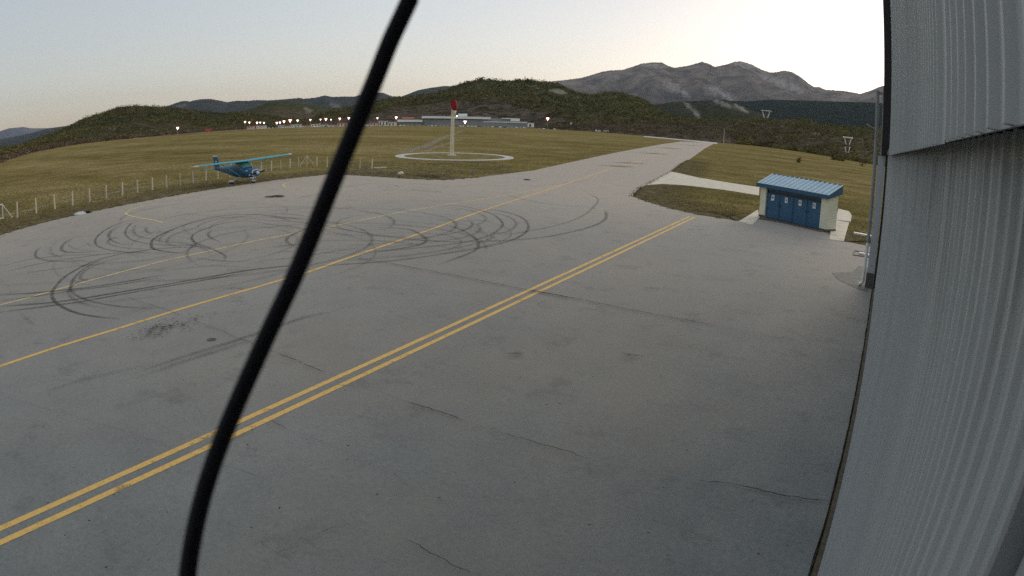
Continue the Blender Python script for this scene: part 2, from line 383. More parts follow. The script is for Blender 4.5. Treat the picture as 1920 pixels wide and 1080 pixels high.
# cracks, joints, stains
q = NB('dark_crack'); q.done(None, .95, .1); q.b.inputs['Base Color'].default_value = (.012, .012, .011, 1)
q.L(q.math('MULTIPLY', q.ramp(q.noise(1.1, 8, .8), [(.36, .1), (.5, 1)]), q.attr('fade')), q.b.inputs['Alpha']); CRACK = q.M
mb = MB(); fl = []
cr = [([(655, 484), (740, 497), (870, 522), (990, 546), (1060, 558), (1130, 572), (1250, 596), (1340, 612)], .035, 1), ([(990, 545), (1010, 549), (1075, 561)], .07, 1),
      ([(520, 665), (565, 683), (610, 703)], .03, .8), ([(755, 755), (800, 768), (870, 792)], .025, .8), ([(930, 811), (1000, 832), (1065, 852), (1110, 866)], .018, .8),
      ([(1300, 903), (1400, 917), (1480, 935), (1560, 945)], .03, .8), ([(752, 1012), (790, 1030), (840, 1058), (900, 1085)], .012, 1), ([(505, 791), (537, 808)], .02, .9),
      ([(580, 1009), (615, 998), (680, 980)], .008, .8), ([(510, 1047), (540, 1035), (565, 1024)], .008, .8), ([(415, 980), (447, 998)], .012, .9), ([(1370, 583), (1420, 592)], .03, .7),
      ([(610, 703), (680, 728), (755, 755), (870, 792), (930, 811), (1110, 866), (1200, 890), (1300, 903)], .01, .35), ([(537, 808), (640, 850), (752, 1012-110)], .008, .4), ([(447, 998), (520, 1040), (560, 1070)], .008, .5), ([(565, 1024), (640, 985), (680, 980)], .006, .5), ([(1340, 612), (1480, 640), (1620, 668)], .02, .5), ([(0, 745), (160, 790), (330, 845), (505, 905)], .014, .35), ([(240, 560), (330, 590), (430, 630), (520, 665)], .03, .5), ([(770, 356), (800, 359), (830, 361)], .12, .8), ([(1500, 1100), (1540, 1020), (1572, 910), (1600, 800), (1620, 690), (1634, 600)], .025, .0)]
for i, (pp, w, a) in enumerate(cr):
    P = spline([G(*p) for p in pp], .06)
    P = [p+Vector((noise.noise(p*1.7)*.07+noise.noise(p*6)*.04+noise.noise(p*23)*.016, noise.noise(p*1.9+Vector((9, 0, 0)))*.06+noise.noise(p*7+Vector((9, 0, 0)))*.04+noise.noise(p*21+Vector((9, 0, 0)))*.016, 0)) for p in P]
    if a: ribbon(mb, P, w, .046+i*.0004, fl, a, .3)
# joint beside the hangar door
P = [Vector((.075+noise.noise(Vector((0, y*.8, 0)))*.02, y, 0)) for y in [i*.1-3 for i in range(310)]]
ribbon(mb, P, .022, .053, fl, 1, 0)
for i in range(230):    # pitted tar spots by the taxi line
    u_ = random.gauss(0, 30); c = G(308+u_, 617-u_*.28+random.gauss(0, 7)); a = random.random()*6.28; l = random.uniform(.03, .12)
    ribbon(mb, [c, c+Vector((math.cos(a), math.sin(a), 0))*l], l*.5, .0534+i*.00002, fl, .55)
for i in range(420):    # small chips and grit over the apron
    c = Vector((-random.uniform(.3, 22), random.uniform(2, 30), 0)); a = random.random()*6.28; l = random.uniform(.01, .05)
    ribbon(mb, [c, c+Vector((math.cos(a), math.sin(a), 0))*l], l*.6, .0534+(230+i)*.00002, fl, .8)
def blot(mb, fl, c, rx, ry, rot, z, a):
    n = 16; k = mb.add([Vector((c.x, c.y, z))]); fl.append(a)
    for j in range(n):
        t = 2*math.pi*j/n; rr = 1+.25*math.sin(3*t+c.x)+.12*math.sin(5*t)
        x, y = rx*rr*math.cos(t), ry*rr*math.sin(t); mb.add([Vector((c.x+x*math.cos(rot)-y*math.sin(rot), c.y+x*math.sin(rot)+y*math.cos(rot), z))]); fl.append(0 if a < 1 else .9)
    for j in range(n): mb.face(k, k+1+j, k+1+(j+1) % n)
blot(mb, fl, G(517, 369), .75, .5, .8, .06900, 1)
blot(mb, fl, G(965, 668), .3, .12, .6, .06940, .6); blot(mb, fl, G(1182, 670), .3, .14, .2, .06980, .7)
blot(mb, fl, G(1160, 312), 3.2, 2.0, .9, .07020, .6); blot(mb, fl, G(1255, 278), 8, 4, 1.2, .07060, .7); blot(mb, fl, G(1225, 288), 6, 3, 1.2, .07100, .6); blot(mb, fl, G(1290, 272), 12, 7, 1.2, .07140, .5); blot(mb, fl, G(1180, 306), 4, 1.5, .9, .07180, .6)
o = mb.build('cracks', CRACK); set_attr(o, 'fade', fl); tag(o, 'dark cracks, joints and stains in the asphalt', kind='structure')

# concrete surfaces beside the apron
mb = MB()
mb.slab([G(x, y, .02) for x, y in reversed([(1257, 321.5), (1275, 325), (1310, 333), (1370, 343), (1424, 351), (1423, 366), (1361, 356), (1284, 347), (1242, 344.5), (1213, 346.5)])], .2)
mb.build('concrete_path', CONC)['kind'] = 'structure'
mb = MB()
mb.slab([G(x, y, .035) for x, y in reversed([(1421, 393), (1424, 408), (1411, 421), (1385, 415)])], .2)
mb.slab([G(x, y, .035) for x, y in reversed([(1561, 412), (1592, 417), (1582, 452), (1555, 448)])], .2)
mb.slab([G(x, y, .05) for x, y in reversed([(1572, 391), (1592, 396), (1597, 404), (1595, 415), (1566, 412)])], .2)
mb.build('hut_pavement', CONC)['kind'] = 'structure'
mb = MB()
mb.slab([Vector((-1.9, 30.3, .012)), Vector((-1.5, 28.9, .012)), Vector((-.55, 27.6, .012)), Vector((-.1, 27.3, .012)), Vector((-.1, 33.3, .012)), Vector((-.75, 33.4, .012)), Vector((-.95, 31.6, .012)), Vector((-1.3, 31, .012))], .1)
mb.build('patched_pavement', CONC2)['kind'] = 'structure'
# runway strip seen edge-on
mb = MB()
mb.slab([G(x, y, .05) for x, y in ((1207, 256.5), (1275, 262.6), (1345, 270), (1345, 267.4), (1275, 261.0), (1207, 254.8))], .3)
mb.build('runway', mat('runway_concrete', (.55, .52, .46), .9, var=.1, scale=.05))['kind'] = 'structure'
# windsock circle
CX, CY, = -64.6, 87.6
mb = MB(); n = 96; ri, ro = 8.0, 9.4; cu = Vector((.81, .587, 0)); cv = Vector((-.587, .81, 0))*1.32
cp = lambda r, t, z: Vector((CX, CY, z))+cu*r*math.cos(t)+cv*r*math.sin(t)
for i in range(n):
    a, b = 2*math.pi*i/n, 2*math.pi*(i+1)/n
    P = [(ri, a), (ro, a), (ro, b), (ri, b)]
    mb.slab([cp(r, t, .04) for r, t in P], .15)
mb.build('signal_circle', mat('white_gravel_ring', (.62, .58, .5), .95, var=.25, scale=2, detail=8))['kind'] = 'structure'
mb = MB(); mb.poly([cp(8.0, 2*math.pi*i/60, -.018) for i in range(60)])
mb.build('circle_ground', mat('bare_weedy_soil', (.15, .13, .05), 1, scale=.6, spec=0, col2=(.40, .31, .14), bump=.6, bscale=5, detail=9, dist=.15))['kind'] = 'structure'
# dirt tracks
mb = MB(); fl = []
ribbon(mb, spline([G(*p) for p in [(-20, 405), (33, 399), (88, 384), (143, 374), (197, 364), (252, 353), (303, 345), (355, 336), (407, 329), (455, 322), (505, 315), (553, 309), (600, 306), (700, 303)]], 1), .8, -.020, fl, 1)
ribbon(mb, spline([G(*p) for p in [(756, 286), (801, 272), (834, 256.6), (852, 250.8), (868, 245)]], 4), 2.2, -.016, fl, 1)
ribbon(mb, spline([G(*p) for p in [(800, 283), (835, 270), (862, 262)]], 4), 1.2, -.017, fl, 1)
q = NB('faint_dirt_track'); q.done(q.ramp(q.noise(.7, 8, .7), [(.3, (.30, .26, .17)), (.7, (.44, .38, .27))]), .95, .1)
q.L(q.ramp(q.noise(.6, 8, .75), [(.35, .1), (.55, .85)]), q.b.inputs['Alpha'])
o = mb.build('dirt_path', q.M); o['kind'] = 'structure'
# far edge of the field: drier verge, road bank
mb = MB(); fl = []
ribbon(mb, spline([at(x, y, D) for x, y, D in [(300, 257, 640), (330, 254, 660), (390, 247, 720), (450, 241, 790)]], 20), 5, 1.2, fl, 1)
mb.build('road', mat('pale_road', (.4, .36, .3), .9, var=.1, scale=.05))['kind'] = 'structure'
mb = MB(); fl = []
def verge(P, w, sgn=1):
    k0 = None; n = len(P)
    for i, p in enumerate(P):
        t = P[min(i+1, n-1)]-P[max(i-1, 0)]; t = Vector((t.x, t.y, 0)).normalized(); sd_ = Vector((-t.y, t.x, 0))*sgn
        k = mb.add([Vector((q_.x, q_.y, -.022)) for q_ in (p-sd_*.3, p+sd_*w*.35, p+sd_*w)]); fl.extend([1, .8, 0])
        if k0 is not None: mb.face(k0, k, k+1, k0+1); mb.face(k0+1, k+1, k+2, k0+2)
        k0 = k
PS1 = spline(P1[:15], 1.0); PS2 = spline(P2[2:], 1.0)
verge(PS1, 8); verge(PS2, 6)
q = NB('worn_verge_soil'); q.done(q.ramp(q.noise(1.3, 9, .8), [(.36, (.07, .06, .03)), (.5, (.20, .16, .085)), (.66, (.40, .33, .22))]), 1, 0)
q.L(q.math('MULTIPLY', q.ramp(q.noise(.5, 8, .75), [(.35, .3), (.6, 1)]), q.attr('fade')), q.b.inputs['Alpha'])
o = mb.build('verge', q.M); set_attr(o, 'fade', fl); o['kind'] = 'structure'
# weeds and stones along the near grass
mb = MB()
for i in range(700):
    x = random.uniform(640, 960); y = random.uniform(303, 329)
    c = G(x, y); s_ = random.uniform(.04, .16)
    mb.box(Vector((c.x, c.y, -.03+s_*.2)), (s_*random.uniform(.8, 2), s_, s_*.6), random.random()*3)
tag(mb.build('gravel', mat('pale_stones', (.2, .18, .14), .9, var=.4, scale=1)), kind='stuff')
def tuft_field(n, pick, hmin, hmax):
    mb = MB()
    for i in range(n):
        c = pick();
        if c is None: continue
        hh = random.uniform(hmin, hmax)
        for k in range(3):
            a = random.random()*6.28; w = hh*random.uniform(.25, .5); l = Vector((math.cos(a), math.sin(a), 0))
            t = Vector((random.uniform(-.5, .5)*hh, random.uniform(-.5, .5)*hh, hh))
            k0 = mb.add([c-l*w, c+l*w, c+t]); mb.face(k0, k0+1, k0+2)
    return mb
def pick_px():
    x = random.uniform(-20, 1650); y = random.uniform(262, 455)**1.0
    p = G(x, y, -.03)
    if inpoly(p, aps) or p.y > 330 or abs(p.x) > 220: return None
    if x > 1380 and y > 385 and x < 1600: return None
    if 1205 < x < 1425 and 320 < y < 367: return None
    return p
TUFT = mat('grass_tufts', (.15, .12, .05), 1, scale=.5, spec=0, col2=(.46, .35, .17), detail=4)
def pick_edge():
    P = random.choice((PS1, PS2)); p = random.choice(P)
    return Vector((p.x+random.gauss(0, .16), p.y+random.gauss(0, .16), -.02))
tag(tuft_field(5000, pick_edge, .03, .09).build('edge_weeds', mat('edge_weed_leaves', (.12, .11, .045), 1, scale=.8, spec=0, col2=(.36, .29, .13))), 'ragged weeds growing over the apron edge', kind='stuff')
tag(tuft_field(22000, pick_px, .04, .13).build('grass', TUFT), 'tufts of dry grass around the apron', kind='stuff')

# ------------------------------------------------------------------ hills and mountains
def hill(name, prof, D, base, back, material, rocks=(), nu=260, nv=26, amp=.10, frq=None, label=None, altf=None, pw=1.25, jag=.0, seed=0., xpad=0):
    x0, x1 = prof[0][0], prof[-1][0]
    azs = []; mb = MB(); alt = []; rk = []
    for i in range(nu+1):
        x = x0+(x1-x0)*i/nu; y = interp(prof, x)
        dd = D*(1+.06*noise.noise(Vector((x*.004+seed, 3.1, seed)))); p = at(x, y, dd)
        b = base(x) if callable(base) else base
        h = max(p.z, 1.0); dirv = Vector((p.x, p.y, 0)).normalized()
        nb = 6
        for j in range(nv+1+nb):
            if j <= nv: t = j/nv; d = b+(dd-b)*t; z = h*(t**pw)
            else: t = 1; u = (j-nv)/nb; d = dd+(back-dd)*u; z = h*(1-u)**1.5
            wx, wy = dirv.x*d, dirv.y*d
            s = frq or 1/(D*.09)
            rel = fbm(wx*s+seed, wy*s, seed, 5)
            rdg = (abs(noise.noise(Vector((wx*s*1.3+7+seed, wy*s*1.3, 1))))-.2)
            w = math.sin(math.pi*min(t, 1))**.7 if j <= nv else 0
            z += h*amp*(rel*1.6-rdg*1.5)*w
            # keep the slope below the skyline
            if j < nv: z = min(z, 5.4+(h-5.4)*d/dd*.985)
            if j == nv: z += jag*noise.noise(Vector((x*.35, seed, 0)))+jag*.6*noise.noise(Vector((x*.9, seed, 4)))
            mb.add([(wx, wy, z-1.0 if j == 0 else z)])
            alt.append(max(0, min(1, z/h if h > 5 else 0))*(altf(x) if altf else 1))
            r = 0; py = None
            if rocks and j <= nv:
                px = x; el = (z-5.4)/d; py = y+((h-5.4)/dd-el)*F
                for (rx, ry, rw, rh, sl) in rocks:
                    dx = (px-rx); dy = (py-ry)-sl*dx
                    q_ = (dx/rw)**2+(dy/rh)**2+noise.noise(Vector((px*.12, py*.25, 5)))*.9
                    r = max(r, min(1, max(0, 1.5-q_*1.2)))
            rk.append(r)
    m_ = nv+1+nb
    for i in range(nu):
        for j in range(m_-1):
            a = i*m_+j; mb.face(a, a+m_, a+m_+1, a+1)
    o = mb.build(name, material, smooth=True); set_attr(o, 'alt', alt); set_attr(o, 'rock', rk)
    tag(o, label, kind='structure'); o['D'] = D
    return o, (x0, x1, prof, D, base, nv, m_, mb.v)

HB = lambda n, c, **k: hill_mat(n, c, c, c, k.pop('rock', (.3, .28, .26)), **k)
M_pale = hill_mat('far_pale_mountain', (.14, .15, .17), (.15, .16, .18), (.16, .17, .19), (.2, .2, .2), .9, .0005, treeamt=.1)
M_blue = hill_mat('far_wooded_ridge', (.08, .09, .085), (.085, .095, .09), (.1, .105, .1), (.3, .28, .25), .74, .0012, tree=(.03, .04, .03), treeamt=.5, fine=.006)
M_mtn = hill_mat('bare_mountain', (.075, .085, .07), (.20, .172, .15), (.37, .30, .24), (.48, .42, .37), .63, .0009, tree=(.085, .09, .08), treeamt=.75, fine=.004)
M_near = hill_mat('scrub_hill', (.20, .145, .11), (.12, .118, .048), (.11, .115, .045), (.38, .33, .27), .72, .006, tree=(.016, .022, .008), treeamt=.85, fine=.045)
M_left = hill_mat('dark_scrub_hill', (.12, .10, .055), (.075, .075, .034), (.07, .072, .034), (.3, .27, .22), .73, .006, tree=(.014, .019, .009), treeamt=.8, fine=.04)
M_brown = hill_mat('brown_scrub_slope', (.20, .145, .11), (.17, .13, .08), (.11, .11, .05), (.35, .3, .24), .72, .01, tree=(.02, .024, .01), treeamt=.8, fine=.06)
M_foot = hill_mat('wooded_foothills', (.028, .04, .03), (.03, .042, .032), (.036, .048, .04), (.12, .12, .11), .80, .002, tree=(.018, .027, .018), treeamt=.6, fine=.008)

hill('pale_mountain', [(-60, 262), (-20, 252), (0, 246), (17, 240.5), (44, 238), (58, 240.5), (75, 240.5), (94, 240), (130, 243), (200, 240)], 22000, 14000, 26000, M_pale, nu=60, nv=8, label='pale blue mountains far beyond the left edge')
hill('blue_ridge', [(-60, 275), (0, 261), (28, 256), (64, 248), (92, 240.5), (117, 237), (150, 233), (220, 230)], 9000, 5000, 11000, M_blue, nu=60, nv=10, label='blue ridge behind the left hill')
hill('mountain', [(960, 172), (1023, 153), (1054, 150.7), (1089, 146), (1106, 141.5), (1128, 134.7), (1141, 132.4), (1167, 131), (1186, 125), (1204, 119), (1223, 117), (1240.6, 117), (1252, 123), (1264, 127), (1291, 123), (1316.5, 115.7), (1328, 119), (1340, 125.4), (1365, 120), (1376, 116), (1387, 114.5), (1400, 117.5), (1412, 122), (1427, 130), (1444.5, 136), (1456, 135), (1470, 132), (1485, 135), (1499, 142.6), (1514.5, 155), (1526, 163), (1536, 162.7), (1547.5, 168), (1580.6, 170), (1613.7, 175.7), (1631, 170), (1650.6, 162), (1665, 159.5), (1700, 150), (1760, 148), (1850, 170)],
     10000, 5200, 13000, M_mtn, nu=520, nv=90, amp=.16, jag=8, rocks=[(1262, 163, 22, 10, .45), (1285, 176, 10, 6, .6), (1342, 172, 22, 9, .3), (1365, 182, 18, 8, .4), (1465, 157, 26, 9, .45), (1490, 165, 20, 9, .5), (1395, 122, 25, 5, .2), (1225, 124, 25, 4, .1), (1440, 148, 20, 6, .4)], label='big bare mountain with pale scree on the right skyline')
hill('far_hill', [(560, 190), (640, 181), (665, 181), (679, 176.7), (700, 173.5), (718, 173.8), (735, 180.6), (752, 181), (764, 176.7), (784, 169), (807, 164.6), (834, 161), (850, 162), (880, 160), (930, 165)], 7500, 4500, 9000, M_blue, nu=160, nv=16, label='blue hills behind the lit apron')
hill('grey_ridge', [(270, 206), (300, 201), (317, 197.8), (334, 191.6), (345, 189), (356, 190), (375, 186), (394, 185.4), (405, 187), (425.6, 191.6), (442.5, 189), (467, 189), (478, 187.6), (506, 188), (534, 186), (559, 183.5), (572, 185), (592.5, 182.8), (609, 178.8), (622.5, 181.6), (647, 181), (665, 181.5), (720, 184), (800, 190), (860, 200)], 5200, 3000, 6500, M_blue, nu=260, nv=24, jag=5, rocks=[(340, 198, 10, 3, -.2), (630, 198, 12, 5, .3)], label='grey wooded ridge left of the cable')
hill('foothills', [(1150, 195), (1231, 196), (1280, 190), (1340, 188), (1400, 190), (1440, 187), (1500, 188), (1560, 190), (1620, 192), (1700, 195), (1800, 200)], 4800, 2400, 5600, M_foot, nu=220, nv=24, label='dark wooded foothills below the big mountain')
M_mound = hill_mat('rocky_dark_mound', (.06, .065, .035), (.065, .07, .038), (.09, .085, .06), (.42, .38, .32), .70, .006, tree=(.03, .04, .02), treeamt=.9, fine=.05)
hill('mound', [(1200, 230), (1231, 200), (1252, 192), (1275, 190.5), (1300, 194), (1320, 192), (1345, 187), (1359, 186), (1384, 196), (1403, 204), (1421, 212), (1456, 223), (1500, 238)], 2300, 1300, 2600, M_mound, nu=160, nv=24, jag=2.5, seed=3., rocks=[(1292, 200, 10, 5, .8), (1306, 213, 8, 7, .9), (1360, 196, 16, 5, .35), (1390, 203, 14, 4, .5), (1345, 190, 10, 4, .3)], label='dark rocky mound at the foot of the mountain')
hill('bare_hill', [(420, 216), (450, 209), (478, 202), (499, 193.4), (521, 190), (544, 191), (572, 195), (600, 200), (619, 203), (650, 212), (700, 222)], 2700, 1500, 3200, M_brown, nu=120, nv=20, jag=2, seed=5., rocks=[(577, 206, 9, 3.5, .3)], label='brown scrub hill beyond the lamp masts')
CL = [(-90, 320), (0, 290), (17, 282), (55, 268), (78, 258.6), (125, 238), (155, 222.5), (189, 213), (222, 201), (250, 198), (300, 200.5), (317, 202), (347, 205.6), (384, 209.4), (416, 211), (450, 211), (520, 219), (600, 226)]
fe = [(-90, 210), (0, 225), (60, 360), (150, 560), (320, 700), (460, 930), (640, 1000), (800, 1050), (1000, 1050), (1080, 930), (1207, 735), (1343, 630), (1420, 720), (1500, 620), (1600, 440), (1700, 380)]
fieldedge = lambda x: interp(fe, x)
hL = hill('dark_hill', CL, 1700, lambda x: max(fieldedge(x)*1.15+20, 280), 2300, M_left, nu=260, nv=40, jag=2.5, seed=8., pw=1.1, rocks=[(45, 272, 10, 3, -.2), (130, 251, 9, 2.5, -.4), (90, 259, 6, 2, -.3), (212, 240.5, 8, 2, 0), (115, 282, 14, 2.5, -.3)], label='dark scrub covered hill behind the left of the field')
GP = [(580, 232), (600, 218), (630, 207.5), (647, 204), (660, 202), (690, 195), (714, 186), (733, 183.5), (772, 182.5), (795.6, 179.6), (815, 175.7), (834.5, 169), (856, 161), (873, 155), (888, 152), (902.5, 149), (922, 151), (951, 152), (970.6, 150.5), (1000, 151.5), (1023, 154), (1054, 161), (1067.5, 169.7), (1089, 177.5), (1116, 180), (1145, 173.6), (1165, 177.5), (1194, 185), (1209.5, 190), (1225, 201), (1240.6, 210.6), (1262, 219), (1300, 224), (1360, 228), (1400, 236)]
BF = [(600, .35), (850, .42), (930, .6), (1050, 1)]
hG = hill('scrub_hill', GP, 2000, lambda x: fieldedge(x)*1.02+60, 2600, M_near, nu=420, nv=60, jag=1.5, pw=1.0, seed=2., altf=lambda x: interp(BF, x), rocks=[(1000, 164, 14, 4, .05), (1048, 171, 16, 6, .15), (1008, 175, 5, 3, 0), (1152, 180, 12, 3, .2), (1190, 190, 7, 3, .4), (1203, 188, 7, 3, .3), (1229, 207, 9, 6, .7), (1084, 182, 3, 2, 0), (1090, 197, 4, 2, 0), (755, 187, 10, 2.2, 0)], label='scrub covered hill behind the terminal')
KP = [(1010, 240), (1060, 232), (1120, 226), (1200, 224), (1300, 226), (1415, 226), (1437, 224), (1475, 223), (1514, 225), (1534, 233), (1573, 239), (1631, 241), (1700, 246), (1800, 262)]
hK = hill('brushy_slope', KP, 1150, lambda x: fieldedge(x)*1.0+8, 1500, M_brown, nu=320, nv=50, jag=2, pw=.9, seed=11., amp=.12, rocks=[(1530, 251, 9, 2.5, .25), (1500, 243, 8, 2.5, .2), (1465, 236, 8, 2, .1), (1115, 230, 14, 3, .05)], label='brown brushy slope beyond the runway end')

# scrub as loose leaf clumps
def clump(mb, c, r, h, n):
    for k in range(n):
        d = Vector((random.gauss(0, .5), random.gauss(0, .5), random.gauss(0, .35)))
        p = c+Vector((d.x*r, d.y*r, h*.5+d.z*h)); s = r*random.uniform(.22, .5)
        a = Vector((random.uniform(-1, 1), random.uniform(-1, 1), random.uniform(-.6, .6)))*s; b = Vector((random.uniform(-1, 1), random.uniform(-1, 1), random.uniform(.2, 1)))*s
        k0 = mb.add([p-a, p+a, p+a*.4+b, p-a*.5+b*.9]); mb.face(k0, k0+1, k0+2, k0+3)
def scatter(H, n, rmin, rmax, nf, dens, mi=lambda c: 0, tmax=1.0):
    x0, x1, prof, D, base, nv, m_, V = H[1]
    nu = len(V)//m_-1; mb = MB(); k = 0; tries = 0
    while k < n and tries < n*8:
        tries += 1
        u = random.random()*(nu-1); v = (random.random()**1.0)*(nv-1)*tmax
        i, j = int(u), int(v); a = V[i*m_+j]; b = V[(i+1)*m_+j]; c = V[i*m_+j+1]
        p = a+(b-a)*(u-i)+(c-a)*(v-j)
        t = v/nv; x = x0+(x1-x0)*u/nu
        if random.random() > dens(x, t, p): continue
        r = random.uniform(rmin, rmax)*(.7+p.length/2200); clump(mb, p, r, r*random.uniform(.8, 1.3), nf); k += 1
    return mb
LEAF = mat('scrub_leaves', (.055, .056, .02), 1, spec=0, scale=.05, col2=(.27, .225, .09), detail=8)
LEAFB = mat('brown_scrub_leaves', (.09, .065, .045), 1, spec=0, scale=.03, col2=(.25, .175, .13), detail=8)
nz = lambda p, s: noise.noise(Vector((p.x*s, p.y*s, 0)))
tag(scatter(hG, 14000, 2.2, 4.6, 7, lambda x, t, p: (max(0, min(1, .55+1.6*nz(p, .008))) if t > interp([(600, .3), (740, .42), (850, .5), (930, .32), (1000, .2), (1100, .12), (1250, .05)], x)+.12*nz(p, .01) else .02)).build('hillside_scrub', LEAF), 'dark green scrub over the hill behind the terminal', kind='stuff')
tag(scatter(hL, 9000, 1.6, 3.4, 6, lambda x, t, p: .5+1.2*nz(p, .01)).build('left_hill_scrub', LEAF), 'dark scrub on the left hill', kind='stuff')
tag(scatter(hK, 4500, 1.6, 3.6, 8, lambda x, t, p: (.5+1.5*nz(p, .02)) if x > 1380 or t > .55 else .08).build('slope_scrub', LEAF), 'green bushes on the slope beyond the runway', kind='stuff')
tag(scatter(hK, 4500, 1.4, 2.6, 7, lambda x, t, p: (.8 if x < 1560 else .15) if t < .8 else .1).build('brown_brush', LEAFB), 'leafless brown brush beyond the runway', kind='stuff')
tag(scatter(hG, 2600, 1.3, 2.6, 6, lambda x, t, p: .5 if t < .45 else .02).build('lower_brown_brush', LEAFB), 'brown brush on the lower slope behind the terminal', kind='stuff')
mb = MB()       # hedge line along the field edge on the right
for i in range(1500):
    x = random.uniform(1380, 1690); D = fieldedge(x)+random.uniform(0, 40)
    y0 = at(x, 300, D); clump(mb, Vector((y0.x, y0.y, 0)), random.uniform(1.2, 2.6)*(.5+D/800), random.uniform(1.2, 2.6)*(.5+D/800), 9)
tag(mb.build('field_edge_undergrowth', LEAF), 'dark hedge of bushes along the right end of the field', kind='stuff')
mb = MB()
for i in range(1300):
    x = random.uniform(-60, 460); D = fieldedge(x)*1.06+random.uniform(0, 60); y0 = at(x, 280, D)
    clump(mb, Vector((y0.x, y0.y, 0)), random.uniform(1.0, 2.4)*(.4+D/700), random.uniform(1.2, 2.4)*(.4+D/700), 8)
tag(mb.build('left_edge_undergrowth', LEAFB), 'brown bushes along the left end of the field', kind='stuff')

# ------------------------------------------------------------------ hangar
CLAD = NB('grey_metal_cladding')
c_ = CLAD.ramp(CLAD.noise(.8, 6, .6, stretch=(1, 1, .15)), [(.3, (.35, .37, .372)), (.7, (.42, .435, .43))])
c_ = CLAD.mix(CLAD.ramp(CLAD.noise(9, 8, .75, stretch=(1, 1, .05)), [(.5, 0), (.7, .18)]), c_, (.2, .2, .19))
sx_ = CLAD.n.nodes.new('ShaderNodeSeparateXYZ'); CLAD.L(CLAD.tc.outputs['Object'], sx_.inputs[0])
gz = CLAD.math('MULTIPLY', CLAD.ramp(CLAD.math('SUBTRACT', sx_.outputs[2], 4.9), [(.0, 0), (.52, 1), (.54, 0)]), CLAD.ramp(CLAD.noise(14, 6, .8, stretch=(1, 1, .06)), [(.42, 0), (.66, .6)]))
c_ = CLAD.mix(gz, c_, (.07, .065, .06))
c_ = CLAD.mix(CLAD.ramp(CLAD.noise(14, 6, .8), [(.62, 0), (.72, .25)]), c_, (.13, .13, .12))
CLAD = CLAD.done(c_, .7, .2)
TRIM = mat('pale_trim', (.35, .36, .31), .5, var=.08); DARK = mat('dark_steel_and_shade', (.012, .009, .014), .6, var=.2)  # DARK is dark steel, and painted shade at the overhang and corner return
GREY = mat('grey_column', (.24, .25, .26), .6, var=.1, scale=2); PLINTH = mat('plinth_concrete', (.09, .09, .085), .9, var=.2, scale=5)
XL, XU, YE, SEAM = .20, .13, 28.0, 5.4+.046
hangar = empty('hangar', (0, 0, 0), 'grey corrugated metal hangar side filling the right edge', 'hangar')
def corr(mb, X, y0, y1, z0, z1, pitch, depth, rib=.022, slope=.008, thick=.0012, phase=0):
    ys = []; y = y0
    prof = [(y0, X)]; k = 0
    while y+pitch < y1:
        j = random.uniform(-.002, .002)
        prof += [(y+pitch-rib-2*slope+j, X), (y+pitch-rib-slope+j, X-depth), (y+pitch-slope+j, X-depth), (y+pitch+j, X)]; y += pitch
    prof.append((y1, X))
    a = mb.add([(x, y, z0) for y, x in prof]); b = mb.add([(x, y, z1) for y, x in prof]); n = len(prof)
    for i in range(n-1): mb.face(a+i, b+i, b+i+1, a+i+1)
    a2 = mb.add([(x+thick, y, z0) for y, x in prof])    # folded bottom edge
    for i in range(n-1): mb.face(a+i, a+i+1, a2+i+1, a2+i)
mb = MB(); corr(mb, XL, .56, YE, .06, SEAM+.02, .09, .010, .014, .005); mb.bb((XL+.002, .56, .06), (XL+.05, YE, SEAM+.02)); mb.build('door_leaf', CLAD, hangar)
mb = MB(); corr(mb, XL+.012, -8, .53, .06, SEAM+.02, .09, .010, .014, .005); mb.bb((XL+.014, -8, .06), (XL+.08, .53, SEAM+.02)); o = mb.build('door_leaf', CLAD, hangar)
mb = MB(); mb.bb((XL-.012, .545, .06), (XL+.04, .562, SEAM-.01)); mb.build('edge_trim', GREY, hangar)
mb = MB(); mb.bb((XL+.02, .52, .06), (XL+.06, .545, SEAM-.01)); mb.build('door_gap', DARK, hangar)
mb = MB(); yy = -8
while yy < 14:
    y2 = min(yy+1.04, 14); corr(mb, XU+random.uniform(-.002, .002), yy, y2-.004, SEAM+random.uniform(-.002, .002), 12.5, .104, .013, .012, .005); yy = y2
mb.bb((XU+.004, -8, SEAM+.004), (XU+.012, 14, 12.5)); mb.build('wall_cladding', CLAD, hangar)
mb = MB(); mb.bb((XU+.014, -8, SEAM+.03), (XL+.09, 27.8, SEAM+.2)); mb.build('shaded_soffit', DARK, hangar)  # near-black underside: the overhang's shadow is put into its colour
mb = MB(); mb.bb((XU-.014, 14.0, SEAM-.004), (XU+.05, 14.12, 12.5)); mb.build('corner_flashing', TRIM, hangar)
mb = MB(); mb.bb((-.10, 27.9, SEAM), (.42, 28.3, 13)); mb.build('shaded_return', DARK, hangar)  # near-black block: shade of the corner return is painted into it
mb = MB(); mb.bb((.10, YE+.03, 0), (.5, YE+.2, SEAM)); mb.build('door_recess', DARK, hangar)
mb = MB(); mb.bb((XL+.09, -8, 0), (14, 27.85, 12.4)); mb.build('wall', CLAD, hangar)
mb = MB(); mb.hexa([(-.1, -8.2, 12.5), (14.2, -8.2, 12.5), (14.2, 28.4, 12.5), (-.1, 28.4, 12.5), (3, -8.2, 13.4), (11, -8.2, 13.4), (11, 28.4, 13.4), (3, 28.4, 13.4)]); mb.build('roof', CLAD, hangar)
mb = MB(); mb.bb((-.24, 28.25, .62), (.07, 28.6, 5.42)); mb.build('pilaster', mat('pale_grey_pilaster', (.42, .45, .47), .6, var=.1, scale=2), hangar)
mb = MB(); mb.bb((-.26, 28.2, 0), (.09, 28.62, .62)); mb.build('plinth', PLINTH, hangar)
mb = MB(); mb.tube([(-.37, 28.5, 1.8), (-.37, 28.5, 8.1)], .075, 8)
